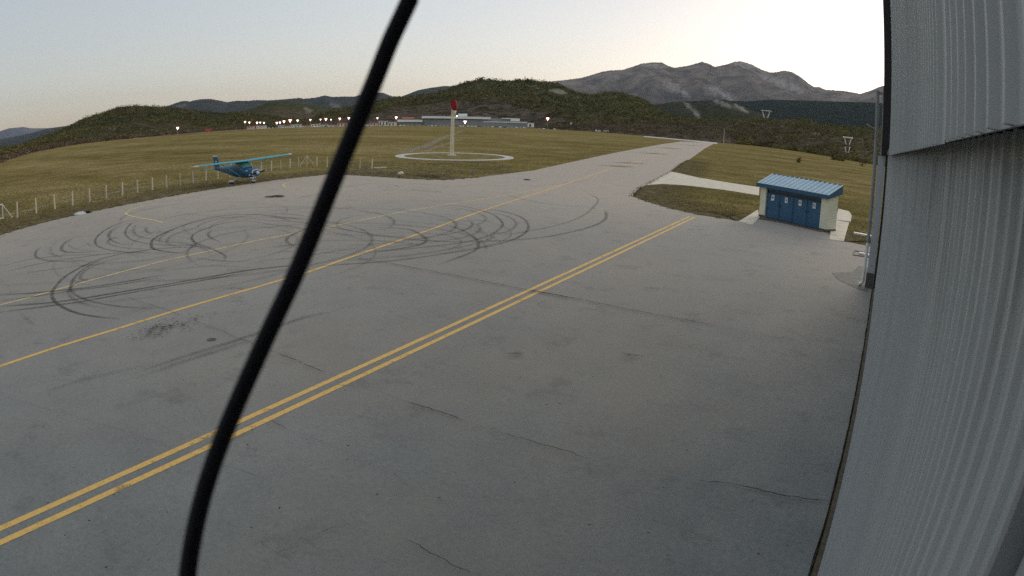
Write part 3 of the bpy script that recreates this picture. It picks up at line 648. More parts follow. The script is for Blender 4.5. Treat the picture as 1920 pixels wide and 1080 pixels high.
for z in (2.6, 4.2, 5.9, 7.4): mb.tube([(-.37, 28.5, z), (-.37, 28.5, z+.08)], .09, 8)
mb.bb((-.37, 28.5, 7.95), (.02, 28.58, 8.05)); mb.bb((-.37, 28.5, 5.85), (.02, 28.58, 5.95)); dp = mb.build('drainpipe', GREY, hangar)
mb = MB(); mb.tube([(-.37, 28.5, 1.8), (-.38, 28.5, .2), (-.44, 28.45, .08), (-.54, 28.4, .06)], .07, 8); mb.build('pipe_foot', WHITE, dp)
mb = MB(); mb.tube([(-.12, 28.5, 5.43), (-.12, 28.5, 8.3)], .025, 6); mb.build('mast_tube', GREY, hangar)
mb = MB(); mb.tube([(-.3, 28.5, 6.45), (-.75, 28.6, 6.62)], .018, 6); mb.box((-.78, 28.6, 6.64), (.1, .08, .05)); mb.build('bracket_arm', TRIM, hangar)
mb = MB(); mb.bb((XL-.09, -8, .0), (XL+.03, YE, .045)); mb.build('door_threshold', mat('dirty_sill', (.075, .06, .04), .95, scale=6, col2=(.13, .105, .075), bump=.5, bscale=60, detail=8), hangar)

# ------------------------------------------------------------------ cable in front of the lens
px = [(800, -80), (768, 0), (735, 70), (703, 150), (672, 225), (640, 303), (607, 385), (577, 460), (545, 535), (512, 605), (478, 680), (447, 750), (418, 820), (396, 880), (378, 940), (364, 1000), (354, 1060), (348, 1110)]
pts = [Vector((0, 0, CAM_H))+ray(x, y)*.27 for x, y in px]
t0 = (pts[0]-pts[1]).normalized(); t1 = (pts[-1]-pts[-2]).normalized()
pre = [Vector((XU-.004, .02, 5.80)), Vector((XU-.05, .05, 5.80)), pts[0]+t0*.13+Vector((.02, 0, .0))]
post = [pts[-1]+t1*.06, pts[-1]+t1*.1+Vector((.05, -.05, -.02)), Vector((.10, .0, 4.92)), Vector((XL-.01, -.02, 4.92))]
mb = MB(); mb.tube(spline(pre+pts+post, .006), .0037, 14)
tag(mb.build('black_cable', mat('black_rubber', (.006, .005, .008), .7, var=.3, scale=60, spec=.2), smooth=True), 'thick black cable hanging close in front, from top to bottom', 'cable')

# ------------------------------------------------------------------ blue-door hut
A0 = Vector((-9.0, 48.5)); A1 = Vector((-3.6, 45.2)); L_ = (A1-A0).length; ang = math.atan2(A1.y-A0.y, A1.x-A0.x)
hut = empty('storage_hut', (A0.x, A0.y, 0), 'small cream storage hut with four blue doors and pale blue roof', 'hut', rz=ang)
BLUE = mat('blue_door_paint', (.025, .10, .19), .5, var=.12, scale=2); BLUED = mat('blue_fascia', (.02, .085, .16), .45, var=.1)
CREAM = mat('cream_render', (.70, .68, .52), .85, var=.08, scale=1.5, bump=.2, bscale=30); ROOFM = mat('pale_blue_roof_metal', (.42, .60, .67), .5, metal=0.0, var=.1, scale=1.2)
PAPER = mat('white_paper', (.75, .75, .75), .6, var=.03); INK = mat('black_ink', (.02, .02, .025), .6)
def hb(name, m_, parts, par=hut, loc=False):
    mb = MB()
    for a, b in parts: mb.bb(a, b)
    return mb.build(name, m_, par, world=False)
DP = 1.15; ZF, ZB = 2.18, 2.85
mb = MB(); mb.bb((0, 0, 0), (.55, DP, ZF)); mb.bb((L_-.62, 0, 0), (L_, .25, ZF)); mb.bb((.55, DP-.2, 0), (L_, DP, ZF+.35))
mb.hexa([(L_-.2, .25, 0), (L_, .25, 0), (L_, DP-.2, 0), (L_-.2, DP-.2, 0), (L_-.2, .25, ZF+.02), (L_, .25, ZF+.02), (L_, DP-.2, ZF+.32), (L_-.2, DP-.2, ZF+.32)])
mb.build('wall', CREAM, hut, world=False)
hb('plinth', PLINTH, [((-.02, -.02, 0), (.57, .02, .16))]); hb('plinth', PLINTH, [((L_-.64, -.02, 0), (L_+.02, DP+.02, .14))])
hb('lintel', BLUED, [((.55, .14, 1.98), (L_-.62, .3, ZF))])
hb('transom', mat('dark_transom', (.01, .02, .035), .3), [((.55, .17, 1.80), (L_-.62, .22, 1.98))])
w = (L_-.62-.55)/4
for i in range(4):
    x0 = .55+w*i; mb = MB(); mb.bb((x0+.012, .12, .05), (x0+w-.012, .18, 1.80))
    for a, b in (((x0+.03, .10, .07), (x0+.09, .12, 1.78)), ((x0+w-.09, .10, .07), (x0+w-.03, .12, 1.78)), ((x0+.09, .10, .07), (x0+w-.09, .12, .16)), ((x0+.09, .10, 1.69), (x0+w-.09, .12, 1.78)), ((x0+.09, .10, .30), (x0+w-.09, .12, .34))): mb.bb(a, b)
    d = mb.build('door', BLUE, hut, world=False)
    sx = x0+w*.5-.02
    mb = MB(); mb.bb((sx-.13, .09, 1.33), (sx+.13, .098, 1.70))
    if i == 0: mb.bb((sx-.17, .085, 1.30), (sx+.06, .0895, 1.42))
    s_ = mb.build('notice', PAPER, d, world=False)
    mb = MB()
    if i == 0: mb.bb((sx-.06, .083, 1.46), (sx+.06, .089, 1.58)); mb.bb((sx-.03, .083, 1.58), (sx+.03, .089, 1.63))
    else:
        for zz in (1.44, 1.52, 1.60): mb.bb((sx-.06, .083, zz), (sx+.06, .089, zz+.028))
        mb.bb((sx-.07, .084, 1.44), (sx-.045, .0895, 1.63)); mb.bb((sx+.045, .084, 1.44), (sx+.07, .0895, 1.63))
    mb.build('notice_print', INK, d, world=False)
    mb = MB(); mb.tube([(x0+(w-.12 if i % 2 == 0 else .12), .07, .95), (x0+(w-.12 if i % 2 == 0 else .12), .07, 1.10)], .015, 6); mb.build('handle', DARK, d, world=False)
hb('threshold', mat('reddish_concrete', (.15, .105, .085), .9, var=.2, scale=3), [((-.1, -.75, -.05), (L_+.05, .12, .03))])
# roof: ribbed sheets sloping up to the back, with deep fascia
mb = MB(); nr = 15; ov = .16
def rz(y): return ZF+.22+(ZB-ZF)*(y+.3)/(DP+.45)
mb.hexa([(-ov, -.28, rz(-.28)-.04), (L_+ov, -.28, rz(-.28)-.04), (L_+ov, DP+.2, rz(DP+.2)-.04), (-ov, DP+.2, rz(DP+.2)-.04), (-ov, -.28, rz(-.28)), (L_+ov, -.28, rz(-.28)), (L_+ov, DP+.2, rz(DP+.2)), (-ov, DP+.2, rz(DP+.2))])
mb.mat = 1
for i in range(nr+1):
    x = -ov+.03+(L_+2*ov-.1)*i/nr
    mb.hexa([(x, -.28, rz(-.28)+.001), (x+.1, -.28, rz(-.28)+.001), (x+.1, DP+.2, rz(DP+.2)+.001), (x, DP+.2, rz(DP+.2)+.001), (x+.02, -.28, rz(-.28)+.05), (x+.08, -.28, rz(-.28)+.05), (x+.08, DP+.2, rz(DP+.2)+.05), (x+.02, DP+.2, rz(DP+.2)+.05)])
mb.build('roof', [ROOFM, mat('bright_roof_rib', (.85, .9, .92), .5, var=.05)], hut, world=False)
mb = MB(); mb.bb((-ov-.03, -.33, ZF-.02), (L_+ov+.03, -.28, rz(-.28)+.01))
for x in (-ov-.03, L_+ov): mb.hexa([(x, -.28, ZF-.02), (x+.03, -.28, ZF-.02), (x+.03, DP+.2, ZF+.32), (x, DP+.2, ZF+.32), (x, -.28, rz(-.28)+.01), (x+.03, -.28, rz(-.28)+.01), (x+.03, DP+.2, rz(DP+.2)+.01), (x, DP+.2, rz(DP+.2)+.01)])
mb.bb((-ov-.03, DP+.2, ZF+.32), (L_+ov+.03, DP+.23, rz(DP+.2)+.05)); mb.build('fascia', BLUED, hut, world=False)

# ------------------------------------------------------------------ light aircraft
PLB = mat('deep_blue_paint', (.02, .10, .20), .3, var=.15, scale=1.5); TEAL = mat('teal_wing_with_sheen', (.07, .42, .48), .4, var=.08)  # TEAL is lighter because the wing's reflection is put into its colour
PLW = mat('aircraft_white', (.72, .74, .74), .35, var=.05); GLS = mat('tinted_windscreen', (.10, .27, .23), .15, var=.2, scale=2); RUB = mat('tyre_black', (.012, .012, .012), .8); CHR = mat('bare_metal', (.55, .57, .6), .25, metal=.8)
pl = empty('light_aircraft', (0, 0, 0), 'blue high-wing propeller aircraft parked on the grass by the wire fence', 'aircraft')
ST = [(2.28, .50, .80, 1.30), (2.2, .74, .74, 1.38), (1.9, .96, .66, 1.46), (1.0, 1.06, .60, 1.56), (.78, 1.10, .58, 1.66), (.42, 1.12, .56, 1.98), (.1, 1.13, .56, 2.2), (-1.0, 1.10, .58, 2.2), (-1.5, 1.02, .64, 2.1), (-2.0, .88, .74, 1.92), (-3.5, .50, 1.0, 1.62), (-5.0, .22, 1.2, 1.50), (-5.6, .08, 1.28, 1.46)]
def sec(x, a, off=0):
    x = max(ST[-1][0], min(ST[0][0], x))
    for s0, s1 in zip(ST, ST[1:]):
        if s1[0] <= x <= s0[0]:
            t = (s0[0]-x)/(s0[0]-s1[0]); w, zb, zt = [s0[k]+(s1[k]-s0[k])*t for k in (1, 2, 3)]; break
    c, s = math.cos(a), math.sin(a); e = .62
    w *= 1.1; zt += .05*(x < -1.5); return Vector((x, (w/2+off)*math.copysign(abs(c)**e, c), (zb+zt)/2+((zt-zb)/2+off)*math.copysign(abs(s)**e, s)))
def loft(mb, xs, a0, a1, n, off=0, close=False):
    rows = [mb.add([sec(x, a0+(a1-a0)*j/n, off) for j in range(n+(0 if close else 1))]) for x in xs]
    m_ = n if close else n+1
    for r0, r1 in zip(rows, rows[1:]):
        for j in range(n): mb.face(r0+j, r1+j, r1+(j+1) % m_, r0+(j+1) % m_)
    return rows, m_
xs = [s[0] for s in ST]; mb = MB(); rows, m_ = loft(mb, xs, 0, 2*math.pi, 24, 0, True)
mb.face(*[rows[0]+j for j in range(m_)]); mb.face(*[rows[-1]+j for j in reversed(range(m_))])
B_ = lambda mb, n, m_, par=pl, **k: mb.build(n, m_, par, world=False, **k)
fus = B_(mb, 'fuselage', PLB, smooth=True)
mb = MB(); loft(mb, [.80, .6, .42, .25, .08], .18*math.pi, .82*math.pi, 14, .012); B_(mb, 'windscreen', GLS, smooth=True)
for sg in (0, 1):
    for x1, x0 in ((.38, -.42), (-.52, -1.15), (-1.25, -1.7)):
        mb = MB(); a, b = (.13*math.pi, .34*math.pi)
        if sg: a, b = math.pi-b, math.pi-a
        loft(mb, [x1, (x1+x0)/2, x0], a, b, 5, .012); B_(mb, 'side_window', mat('cabin_window', (.26, .32, .24), .2, var=.5, scale=4))
mb = MB(); loft(mb, [2.24, 2.16, 2.06], 0, 2*math.pi, 24, .006, True); B_(mb, 'cowl_ring', PLW)
for sg in (-1, 1):
    mb = MB(); loft(mb, [1.45, 1.1], (.1 if sg > 0 else .84)*math.pi, (.16 if sg > 0 else .9)*math.pi, 2, .012); B_(mb, 'cowl_marking', PLW)
# wing
def wing(mb, y0, y1, c0, c1, xl0, xl1, z0, z1, th):
    pr = [(0, 0), (.05, .45), (.25, 1), (.6, .7), (1, .02), (.6, -.35), (.25, -.45), (.05, -.3)]; rows = []
    for y, c, xl, z in ((y0, c0, xl0, z0), (y1, c1, xl1, z1)): rows.append(mb.add([(xl-a*c, y, z+b*th*c) for a, b in pr]))
    n = len(pr)
    for j in range(n): mb.face(rows[0]+j, rows[0]+(j+1) % n, rows[1]+(j+1) % n, rows[1]+j)
    mb.face(*[rows[0]+j for j in reversed(range(n))]); mb.face(*[rows[1]+j for j in range(n)])
for sg in (-1, 1):
    mb = MB(); wing(mb, sg*.0, sg*2.6, 1.63, 1.63, .62, .62, 2.20, 2.26, .09); wing(mb, sg*2.6, sg*5.15, 1.63, 1.15, .62, .45, 2.26, 2.32, .085); wg = B_(mb, 'wing', TEAL)
    mb = MB(); wing(mb, sg*5.15, sg*5.5, 1.16, .95, .46, .36, 2.32, 2.35, .08); B_(mb, 'wing_tip', PLW, wg)
    mb = MB(); mb.tube([(.35, sg*.54, .68), (.15, sg*2.55, 2.2)], .035, 8); B_(mb, 'wing_strut', TEAL)
    mb = MB(); mb.tube([(-.3, sg*.35, .64), (-.36, sg*.9, .42), (-.38, sg*1.25, .24)], [.07, .05, .04], 8); B_(mb, 'gear_leg', PLW)
    mb = MB(); mb.tube([(-.38, sg*1.21, .2), (-.38, sg*1.36, .2)], .2, 16); wh = B_(mb, 'wheel', RUB)
    mb = MB(); mb.tube([(.05, sg*1.285, .3), (-.1, sg*1.285, .33), (-.4, sg*1.285, .34), (-.75, sg*1.285, .27), (-.95, sg*1.285, .22)], [.03, .10, .13, .08, .02], 10); B_(mb, 'wheel_fairing', PLW, wh)
    mb = MB(); wing(mb, sg*.05, sg*1.7, 1.15, .75, -4.55, -4.75, 1.42, 1.45, .06); B_(mb, 'tailplane', PLB)
mb = MB()
P = [(-3.8, 1.55), (-4.65, 1.66), (-5.05, 2.72), (-5.85, 2.72), (-5.6, 1.4), (-4.6, 1.42)]
a = mb.add([(x, .045, z) for x, z in P]); b = mb.add([(x, -.045, z) for x, z in P]); n = len(P)
mb.face(*range(a, a+n)); mb.face(*reversed(range(b, b+n)))
for i in range(n): mb.face(a+i, b+i, b+(i+1) % n, a+(i+1) % n)
fin = B_(mb, 'tail_fin', PLB)
mb = MB(); mb.bb((-5.88, -.06, 2.71), (-5.0, .06, 2.81)); B_(mb, 'fin_cap', PLW, fin)
mb = MB(); mb.bb((-5.35, -.055, 2.1), (-5.1, .055, 2.25)); B_(mb, 'fin_marking', PLW, fin)
mb = MB(); mb.tube([(1.45, 0, .7), (1.5, 0, .2)], .035, 8); B_(mb, 'nose_strut', CHR)
mb = MB(); mb.tube([(1.5, -.06, .17), (1.5, .06, .17)], .17, 16); nw = B_(mb, 'nose_wheel', RUB)
mb = MB(); mb.tube([(1.82, 0, .24), (1.7, 0, .29), (1.45, 0, .3), (1.15, 0, .22)], [.03, .1, .11, .02], 10); B_(mb, 'wheel_fairing', PLW, nw)
mb = MB(); mb.tube([(2.26, 0, 1.08), (2.42, 0, 1.08), (2.52, 0, 1.08), (2.6, 0, 1.08)], [.17, .14, .08, .01], 12); pr_ = B_(mb, 'spinner', PLW)
th = R(7)
for sg in (-1, 1):
    mb = MB(); d = Vector((0, math.cos(th), math.sin(th)))*sg; e = Vector((0, -math.sin(th), math.cos(th)))
    pp = [(.12, .05, .03), (.4, .085, .02), (.75, .07, .012), (.86, .03, .008)]
    rows = [mb.add([Vector((2.36, 0, 1.08))+d*r+e*w_+Vector((t_, 0, 0)), Vector((2.36, 0, 1.08))+d*r-e*w_+Vector((-t_, 0, 0)), Vector((2.34, 0, 1.08))+d*r-e*w_+Vector((-t_, 0, 0)), Vector((2.34, 0, 1.08))+d*r+e*w_+Vector((t_, 0, 0))]) for r, w_, t_ in pp]
    for r0, r1 in zip(rows, rows[1:]):
        for j in range(4): mb.face(r0+j, r0+(j+1) % 4, r1+(j+1) % 4, r1+j)
    mb.face(*[rows[-1]+j for j in range(4)]); bl = B_(mb, 'propeller_blade', DARK, pr_)
    mb = MB(); mb.box(Vector((2.35, 0, 1.08))+d*.92, (.035, .14, .08)); B_(mb, 'blade_tip', PLW, bl)
pl.location = (-52.9, 38.2, -.04); pl.rotation_euler = (R(2.2), R(-1.0), R(-3)); pl.scale = (1.02, 1.03, .94)

# ------------------------------------------------------------------ fence
FW = mat('pale_concrete_post', (.64, .58, .44), .85, var=.15, scale=3); WIRE = mat('fence_wire', (.12, .115, .1), .6)
fa, fb, fc = Vector((-51.9, 14.1, 0)), Vector((-65.8, 57.6, 0)), Vector((-53.9, 57.2, 0))
fen = empty('wire_fence', fa, 'low wire fence on pale posts between apron and airfield grass', 'fence')
posts = [fa+(fb-fa)*(i/22) for i in range(-1, 22)]+[fb+(fc-fb)*(i/6) for i in range(1, 7)]
pm = None
for p in posts:
    if pm is None:
        mb = MB(); mb.hexa([(-.06, -.06, -.1), (.06, -.06, -.1), (.06, .06, -.1), (-.06, .06, -.1), (-.05, -.05, 1.15), (.05, -.05, 1.15), (.05, .05, 1.15), (-.05, .05, 1.15)])
        o = pm = mb.build('fence_post', FW, fen, world=False)
    else: o = pm.copy(); scn.collection.objects.link(o)
    o.location = p-fa; o.rotation_euler = (random.gauss(0, .02), random.gauss(0, .02), random.random())
mb = MB()
for z in (.25, .6, 1.0):
    for P in ([posts[0], fb], [fb, fc]): mb.tube([p+Vector((0, 0, z)) for p in P], .004, 4)
mb.build('fence_wire', WIRE, fen)
def brace(c, d, w=.9, h=1.3):
    mb = MB()
    mb.tube([c+Vector((0, 0, -.1)), c+Vector((0, 0, h))], .05, 6)
    for s in (-1, 1): mb.tube([c+Vector((0, 0, h*.95)), c+d*s*w+Vector((0, 0, -.05))], .045, 6)
    mb.build('corner_brace', FW, fen)
brace(fb, Vector((.45, .9, 0)), .95)
c = G(6, 411); d = (fa-fb).normalized(); mb = MB()
mb.tube([c, c+Vector((0, 0, 1.15))], .06, 6); mb.tube([c+d*2.2, c+d*2.2+Vector((0, 0, 1.15))], .06, 6); mb.tube([c+Vector((0, 0, 1.12)), c+d*2.2+Vector((0, 0, 1.12))], .05, 6); mb.tube([c+Vector((0, 0, .1)), c+d*2.2+Vector((0, 0, .1))], .05, 6); mb.tube([c+Vector((0, 0, 1.1)), c-d*.9+Vector((.3, 0, 0))], .05, 6)
g_ = mb.build('white_gate_frame', WHITE, None); tag(g_, 'white tubular gate frame at the left end of the fence', 'gate')

# ------------------------------------------------------------------ small things on grass and apron
def thing1(mb, name, m_, label, cat, **k): return tag(mb.build(name, m_, None, **k), label, cat)
c = G(151, 401)
ml = empty('edge_marker', c, 'white tented marker board lying at the left apron edge', 'marker board')
mb = MB(); r = Vector((.35, .93, 0)); u = Vector((-.93, .35, 0))
mb.hexa([c-r*.55-u*.4, c+r*.45-u*.4, c+r*.45+u*.4, c-r*.55+u*.4, c-r*.2-u*.05+Vector((0, 0, .16)), c+r*.2-u*.05+Vector((0, 0, .16)), c+r*.2+u*.05+Vector((0, 0, .16)), c-r*.2+u*.05+Vector((0, 0, .16))]); mb.build('board', WHITE, ml)
mb = MB(); mb.box(c+r*.62+Vector((0, 0, .08)), (.35, .3, .16), 1.2); mb.build('foot', DARK, ml)
mb = MB(); c = G(713, 316); mb.box(c+Vector((0, 0, .1)), (.4, 1.5, .14), -.5); thing1(mb, 'concrete_block', CONC, 'flat pale concrete block lying beside the last fence post', 'block')
import bmesh
def blob(name, c, s, m_, label, cat, seed=0, n=2):
    bm = bmesh.new(); bmesh.ops.create_icosphere(bm, subdivisions=n, radius=1)
    for v in bm.verts:
        q_ = 1+.35*noise.noise(v.co*1.6+Vector((seed, 0, 0))); v.co = Vector((v.co.x*s[0]*q_, v.co.y*s[1]*q_, max(-.15*s[2], v.co.z*s[2]*q_)))
    me = bpy.data.meshes.new(name); bm.to_mesh(me); bm.free(); me.materials.append(m_)
    o = bpy.data.objects.new(name, me); scn.collection.objects.link(o); o.location = c; return tag(o, label, cat)
blob('boulder', G(751, 326), (.3, .35, .28), CONC, 'small pale boulder on the grass near the windsock circle', 'rock', 3)
blob('boulder', G(988, 337.5), (.35, .3, .12), PLINTH, 'dark stone at the point of the apron edge', 'rock', 5)
mb = MB(); a, b = G(1601, 438, 0), G(1634, 444, 0); d = (b-a).normalized(); n_ = Vector((-d.y, d.x, 0))
mb.slab([a-n_*.13+Vector((0, 0, .1)), b-n_*.13+Vector((0, 0, .1)), b+n_*.13+Vector((0, 0, .1)), a+n_*.13+Vector((0, 0, .1))], .13); thing1(mb, 'white_kerb_bar', WHITE, 'white concrete bar lying in the grass right of the hut', 'kerb')
dr = empty('surface_drain', G(1616, 477), 'low metal drain frame with a white bar by the hangar corner', 'drain')
mb = MB(); a, b = G(1611, 474.5, .05), G(1636, 480, .05); d = (b-a).normalized(); n_ = Vector((-d.y, d.x, 0))
mb.slab([a-n_*.09+Vector((0, 0, .06)), b-n_*.09+Vector((0, 0, .06)), b+n_*.09+Vector((0, 0, .06)), a+n_*.09+Vector((0, 0, .06))], .07); mb.build('bar', WHITE, dr)
mb = MB()
fp = [G(x, y, .02) for x, y in ((1602, 470), (1640, 476), (1640, 484), (1600, 478))]
for p, q_ in zip(fp, fp[1:]+fp[:1]): mb.tube([p, q_], .035, 4)
mb.build('frame', CONC2, dr)
mb = MB(); c = G(397, 637); n = 24
for i in range(n):
    a, b = 2*math.pi*i/n, 2*math.pi*(i+1)/n
    mb.slab([c+Vector((r_*math.cos(t), r_*math.sin(t), .012)) for r_, t in ((.10, a), (.125, a), (.125, b), (.10, b))], .01)
mb.slab([c+Vector((.10*math.cos(2*math.pi*i/n), .10*math.sin(2*math.pi*i/n), .009)) for i in range(n)], .006)
thing1(mb, 'drain_cover', mat('cast_iron_cover', (.09, .085, .08), .7), 'small round drain cover in the apron left of the cable', 'drain cover')

# ------------------------------------------------------------------ windsock on lattice mast
wc = Vector((-66.3, 89.2, 0)); RED = mat('red_windsock_cloth', (.30, .008, .015), .8, var=.25, scale=2); MW = mat('white_mast_paint', (.8, .74, .58), .6, var=.1)
ws = empty('windsock_mast', wc, 'white lattice windsock mast with limp red windsock in the white circle', 'windsock')
mb = MB(); h = 7.6; vx = Vector((.80, .60, 0)); vy = Vector((-.6, .8, 0))
leg = [vx*-.26+vy*-.2, vx*.26+vy*-.2, vx*0+vy*.28]
for l in leg: mb.tube([wc+l, wc+l*.75+Vector((0, 0, h))], .06, 6)
for k in range(14):
    z0, z1 = h*k/14, h*(k+1)/14; f0, f1 = 1-.25*k/14, 1-.25*(k+1)/14
    for i in range(3):
        a, b = leg[i], leg[(i+1) % 3]; mb.tube([wc+a*f0+Vector((0, 0, z0)), wc+b*f1+Vector((0, 0, z1))], .022, 4); mb.tube([wc+a*f0+Vector((0, 0, z0)), wc+b*f0+Vector((0, 0, z0))], .02, 4)
mb.build('lattice_mast', MW, ws)
mb = MB(); mb.box(wc+Vector((0, 0, .06)), (1.3, 1.1, .2), .6); mb.build('base', CONC, ws)
mb = MB(); mb.tube([wc+Vector((0, 0, h)), wc+Vector((0, 0, 9.0))], .05, 6); mb.build('pivot_pole', MW, ws)
# limp sock: a sleeve that hangs from a ring and folds down along the mast
mb = MB(); s0 = wc+Vector((0, 0, 8.9))
P = [s0+vx*-.05-vy*.5, s0+vx*.08-vy*.55+Vector((0, 0, -.35)), s0+vx*.2-vy*.55+Vector((0, 0, -.9)), s0+vx*.30-vy*.5+Vector((0, 0, -1.45))]
mb.tube(spline(P, .15), [.50, .52, .53, .52, .50, .46, .42, .38, .34, .30, .28, .26, .25, .25, .25, .25][:len(spline(P, .15))], 14); sk_ = mb.build('windsock', RED, ws, smooth=True)
mb = MB(); mb.tube([P[-1]+Vector((0, 0, .02)), P[-1]+vx*.03+Vector((0, 0, -.8))], [.22, .15], 10); mb.build('white_band', PLW, sk_, smooth=True)
mb = MB(); n = 20
mb.tube([P[0]+Vector((.54*math.cos(2*math.pi*i/n), .54*math.sin(2*math.pi*i/n), .02)) for i in range(n+1)], .03, 6, False); mb.build('ring', RED, ws)

# ------------------------------------------------------------------ plants standing alone
def bush(name, c, r, h, n, label, cat, m_=LEAF):
    root = empty(name, c, label, cat)
    mb = MB(); clump(mb, c, r, h, n); clump(mb, c+Vector((r*.3, 0, h*.1)), r*.7, h*.8, n//2); mb.build('foliage', m_, root)
    mb = MB()
    for k in range(4): mb.tube([c, c+Vector((random.uniform(-.5, .5)*r, random.uniform(-.5, .5)*r, h*.8))], [.05*h/2, .015], 5)
    mb.build('stem', DARK, root); return root
bush('bush', G(1497, 305, -.03), .9, 1.2, 90, 'round dark bush alone in the grass right of the taxiway', 'bush')
bush('low_bush', G(1571, 301, -.03), 3.2, 1.0, 160, 'low dark bush lying along the far grass behind the hut', 'bush')
bush('sapling', G(1617, 312, -.03), 1.6, 3.6, 40, 'thin bare sapling in the grass close to the hangar', 'sapling', LEAFB)
# skyline trees on the scrub hill
for k, (x, y, s) in enumerate(((902, 149.5, 7.5), (877, 155, 6), (990, 151, 6), (860, 161, 5), (1044, 159.5, 7))):
    p = at(x, y+1, 1960); nm = ['broad dark tree on the very top of the scrub hill', 'rounded tree on the skyline just left of the hilltop', 'small tree on the skyline right of the hilltop', 'lowest skyline tree left of the hilltop', 'wide dark tree above the pale rocks on the skyline'][k]
    root = empty('skyline_tree', p-Vector((0, 0, 3)), nm, 'tree', 'trees on the scrub hill skyline')
    mb = MB(); clump(mb, p, s, s*1.0, 70); mb.build('crown', LEAF, root); mb = MB(); mb.tube([p-Vector((0, 0, 4)), p+Vector((0, 0, s*.6))], [.5, .2], 6); mb.build('trunk', DARK, root)

# ------------------------------------------------------------------ terminal and far apron
def farbox(mb, x0, x1, y0, y1, D, depth, zb=None):
    a = at(x0, y1, D); b = at(x1, y1, D); t = at((x0+x1)/2, y0, D).z; zb = a.z*.5+b.z*.5 if zb is None else zb
    a.z = b.z = 0; d = Vector(((a+b)/2)).normalized()*depth; Z = lambda p, z: Vector((p.x, p.y, z))
    mb.hexa([Z(a, zb), Z(b, zb), Z(b+d, zb), Z(a+d, zb), Z(a, t), Z(b, t), Z(b+d, t), Z(a+d, t)])
TW = mat('terminal_white', (.9, .9, .86), .7, var=.06, scale=.05); TG = mat('terminal_grey', (.3, .31, .31), .6, var=.1, scale=.1); TD = mat('dark_glazing_and_shade', (.015, .02, .025), .2); PINK = mat('pink_sign_panel', (.55, .22, .2), .7)
D = 1000; tb = empty('terminal_building', Vector((at(850, 237, D).x, at(850, 237, D).y, 0)), 'long white flat-roofed airport terminal below the scrub hill', 'terminal')
def tpart(name, m_, rects, dd=0, depth=20, par=None):
    mb = MB()
    for r in rects: farbox(mb, *r, D+dd, depth)
    return mb.build(name, m_, par or tb)
tpart('roof', TW, [(790.7, 920, 218.3, 222.8)], 0, 26); tpart('wall', TG, [(795, 988, 225, 238)], 6, 22)
tpart('shaded_recess', TD, [(795, 915, 222.8, 225)], 8, 10); [tpart('window', TD, [(926+i*5, 929+i*5, 226, 228.3)], 5.5, .5) for i in range(8)]  # first strip: shade of the recess under the roof, drawn in dark colour
tpart('upper_storey', TG, [(920, 975, 222.5, 228)], 7, 18); tpart('control_room', TW, [(859, 876, 213, 218.2)], 6, 12); tpart('stair_block', TW, [(957, 974.5, 222, 227.5)], 4, 14); tpart('roof_canopy', TW, [(941, 957, 221.3, 223)], 4.2, 13)
tpart('cornice', TW, [(905, 988, 228.5, 230)], 3, 3); tpart('canopy', TW, [(745, 792, 224.4, 228.6)], -2, 16); tpart('canopy_wall', TG, [(747, 790, 228.6, 238)], 2, 12)
tpart('sign_band', PINK, [(754, 776, 219.3, 223)], 6, 2)
D = 960
root = empty('site_cabin', Vector((at(997, 238, D).x, at(997, 238, D).y, 0)), 'small white cabin at the right end of the terminal', 'cabin')
mb = MB(); farbox(mb, 989, 1001, 230.5, 238.5, D, 8); mb.build('wall', TW, root); mb = MB(); farbox(mb, 988, 1002, 229.7, 230.5, D-1, 10); mb.build('roof', TG, root); mb = MB(); farbox(mb, 992, 996, 233, 237.5, D-.3, .2); mb.build('door', TD, root)
def shed(x0, x1, y0, y1, D, label, m_):
    p = at((x0+x1)/2, y1, D); root = empty('low_shed', Vector((p.x, p.y, 0)), label, 'shed', 'low sheds along the far apron')
    mb = MB(); farbox(mb, x0, x1, y0+.7, y1, D, 9, -.1); mb.build('wall', m_, root); mb = MB(); farbox(mb, x0-.5, x1+.5, y0, y0+.7, D-1, 11); mb.build('roof', m_ if m_ is SW else mat('red_shed_roof', (.62, .12, .10), .7), root)
    k = x0+2
    while k < x1-2: mb = MB(); farbox(mb, k, k+2, y0+1.9, y1-1.6, D-.2, .2); mb.build('window', TD, root); k += 6
SW = mat('shed_white', (.85, .8, .76), .7, var=.1, scale=.05); SP = mat('shed_pinkish', (.8, .6, .55), .7, var=.1, scale=.05)
for a in ((463, 478, 236, 240.5, 960, 'pale low shed below the leftmost group of lamp masts', SP), (521, 533, 235, 239.5, 960, 'pale shed in the gap between the two groups of lamp masts', SW), (545, 566, 233.5, 239, 965, 'white shed below the brightest lamp mast', SW), (583, 600, 232.5, 238, 970, 'long white shed left of the cable', SW), (632, 655, 230.5, 237.5, 975, 'wide pinkish shed partly behind the cable', SP), (693, 708, 230, 237, 975, 'pinkish shed just right of the cable', SP), (710, 727, 227, 236, 980, 'tall white shed between cable and terminal', SW), (728, 744, 229, 237, 980, 'white shed touching the left end of the terminal', SW)): shed(*a)
for k_, (x0_, x1_, yb_) in enumerate(((480, 500, 240), (534, 544, 239.5), (567, 582, 239), (601, 616, 238.3), (617, 631, 238), (656, 672, 237.5), (673, 692, 237.2))): shed(x0_, x1_, yb_-4.2, yb_, 972, ['low pinkish shed just right of the leftmost shed', 'narrow low shed left of the brightest lamp mast', 'low pinkish shed right of the brightest lamp mast', 'left one of two joined low sheds left of the cable', 'right one of two joined low sheds left of the cable', 'low shed right behind the cable', 'low shed at the right side of the cable'][k_], SP if k_ % 3 else SW)
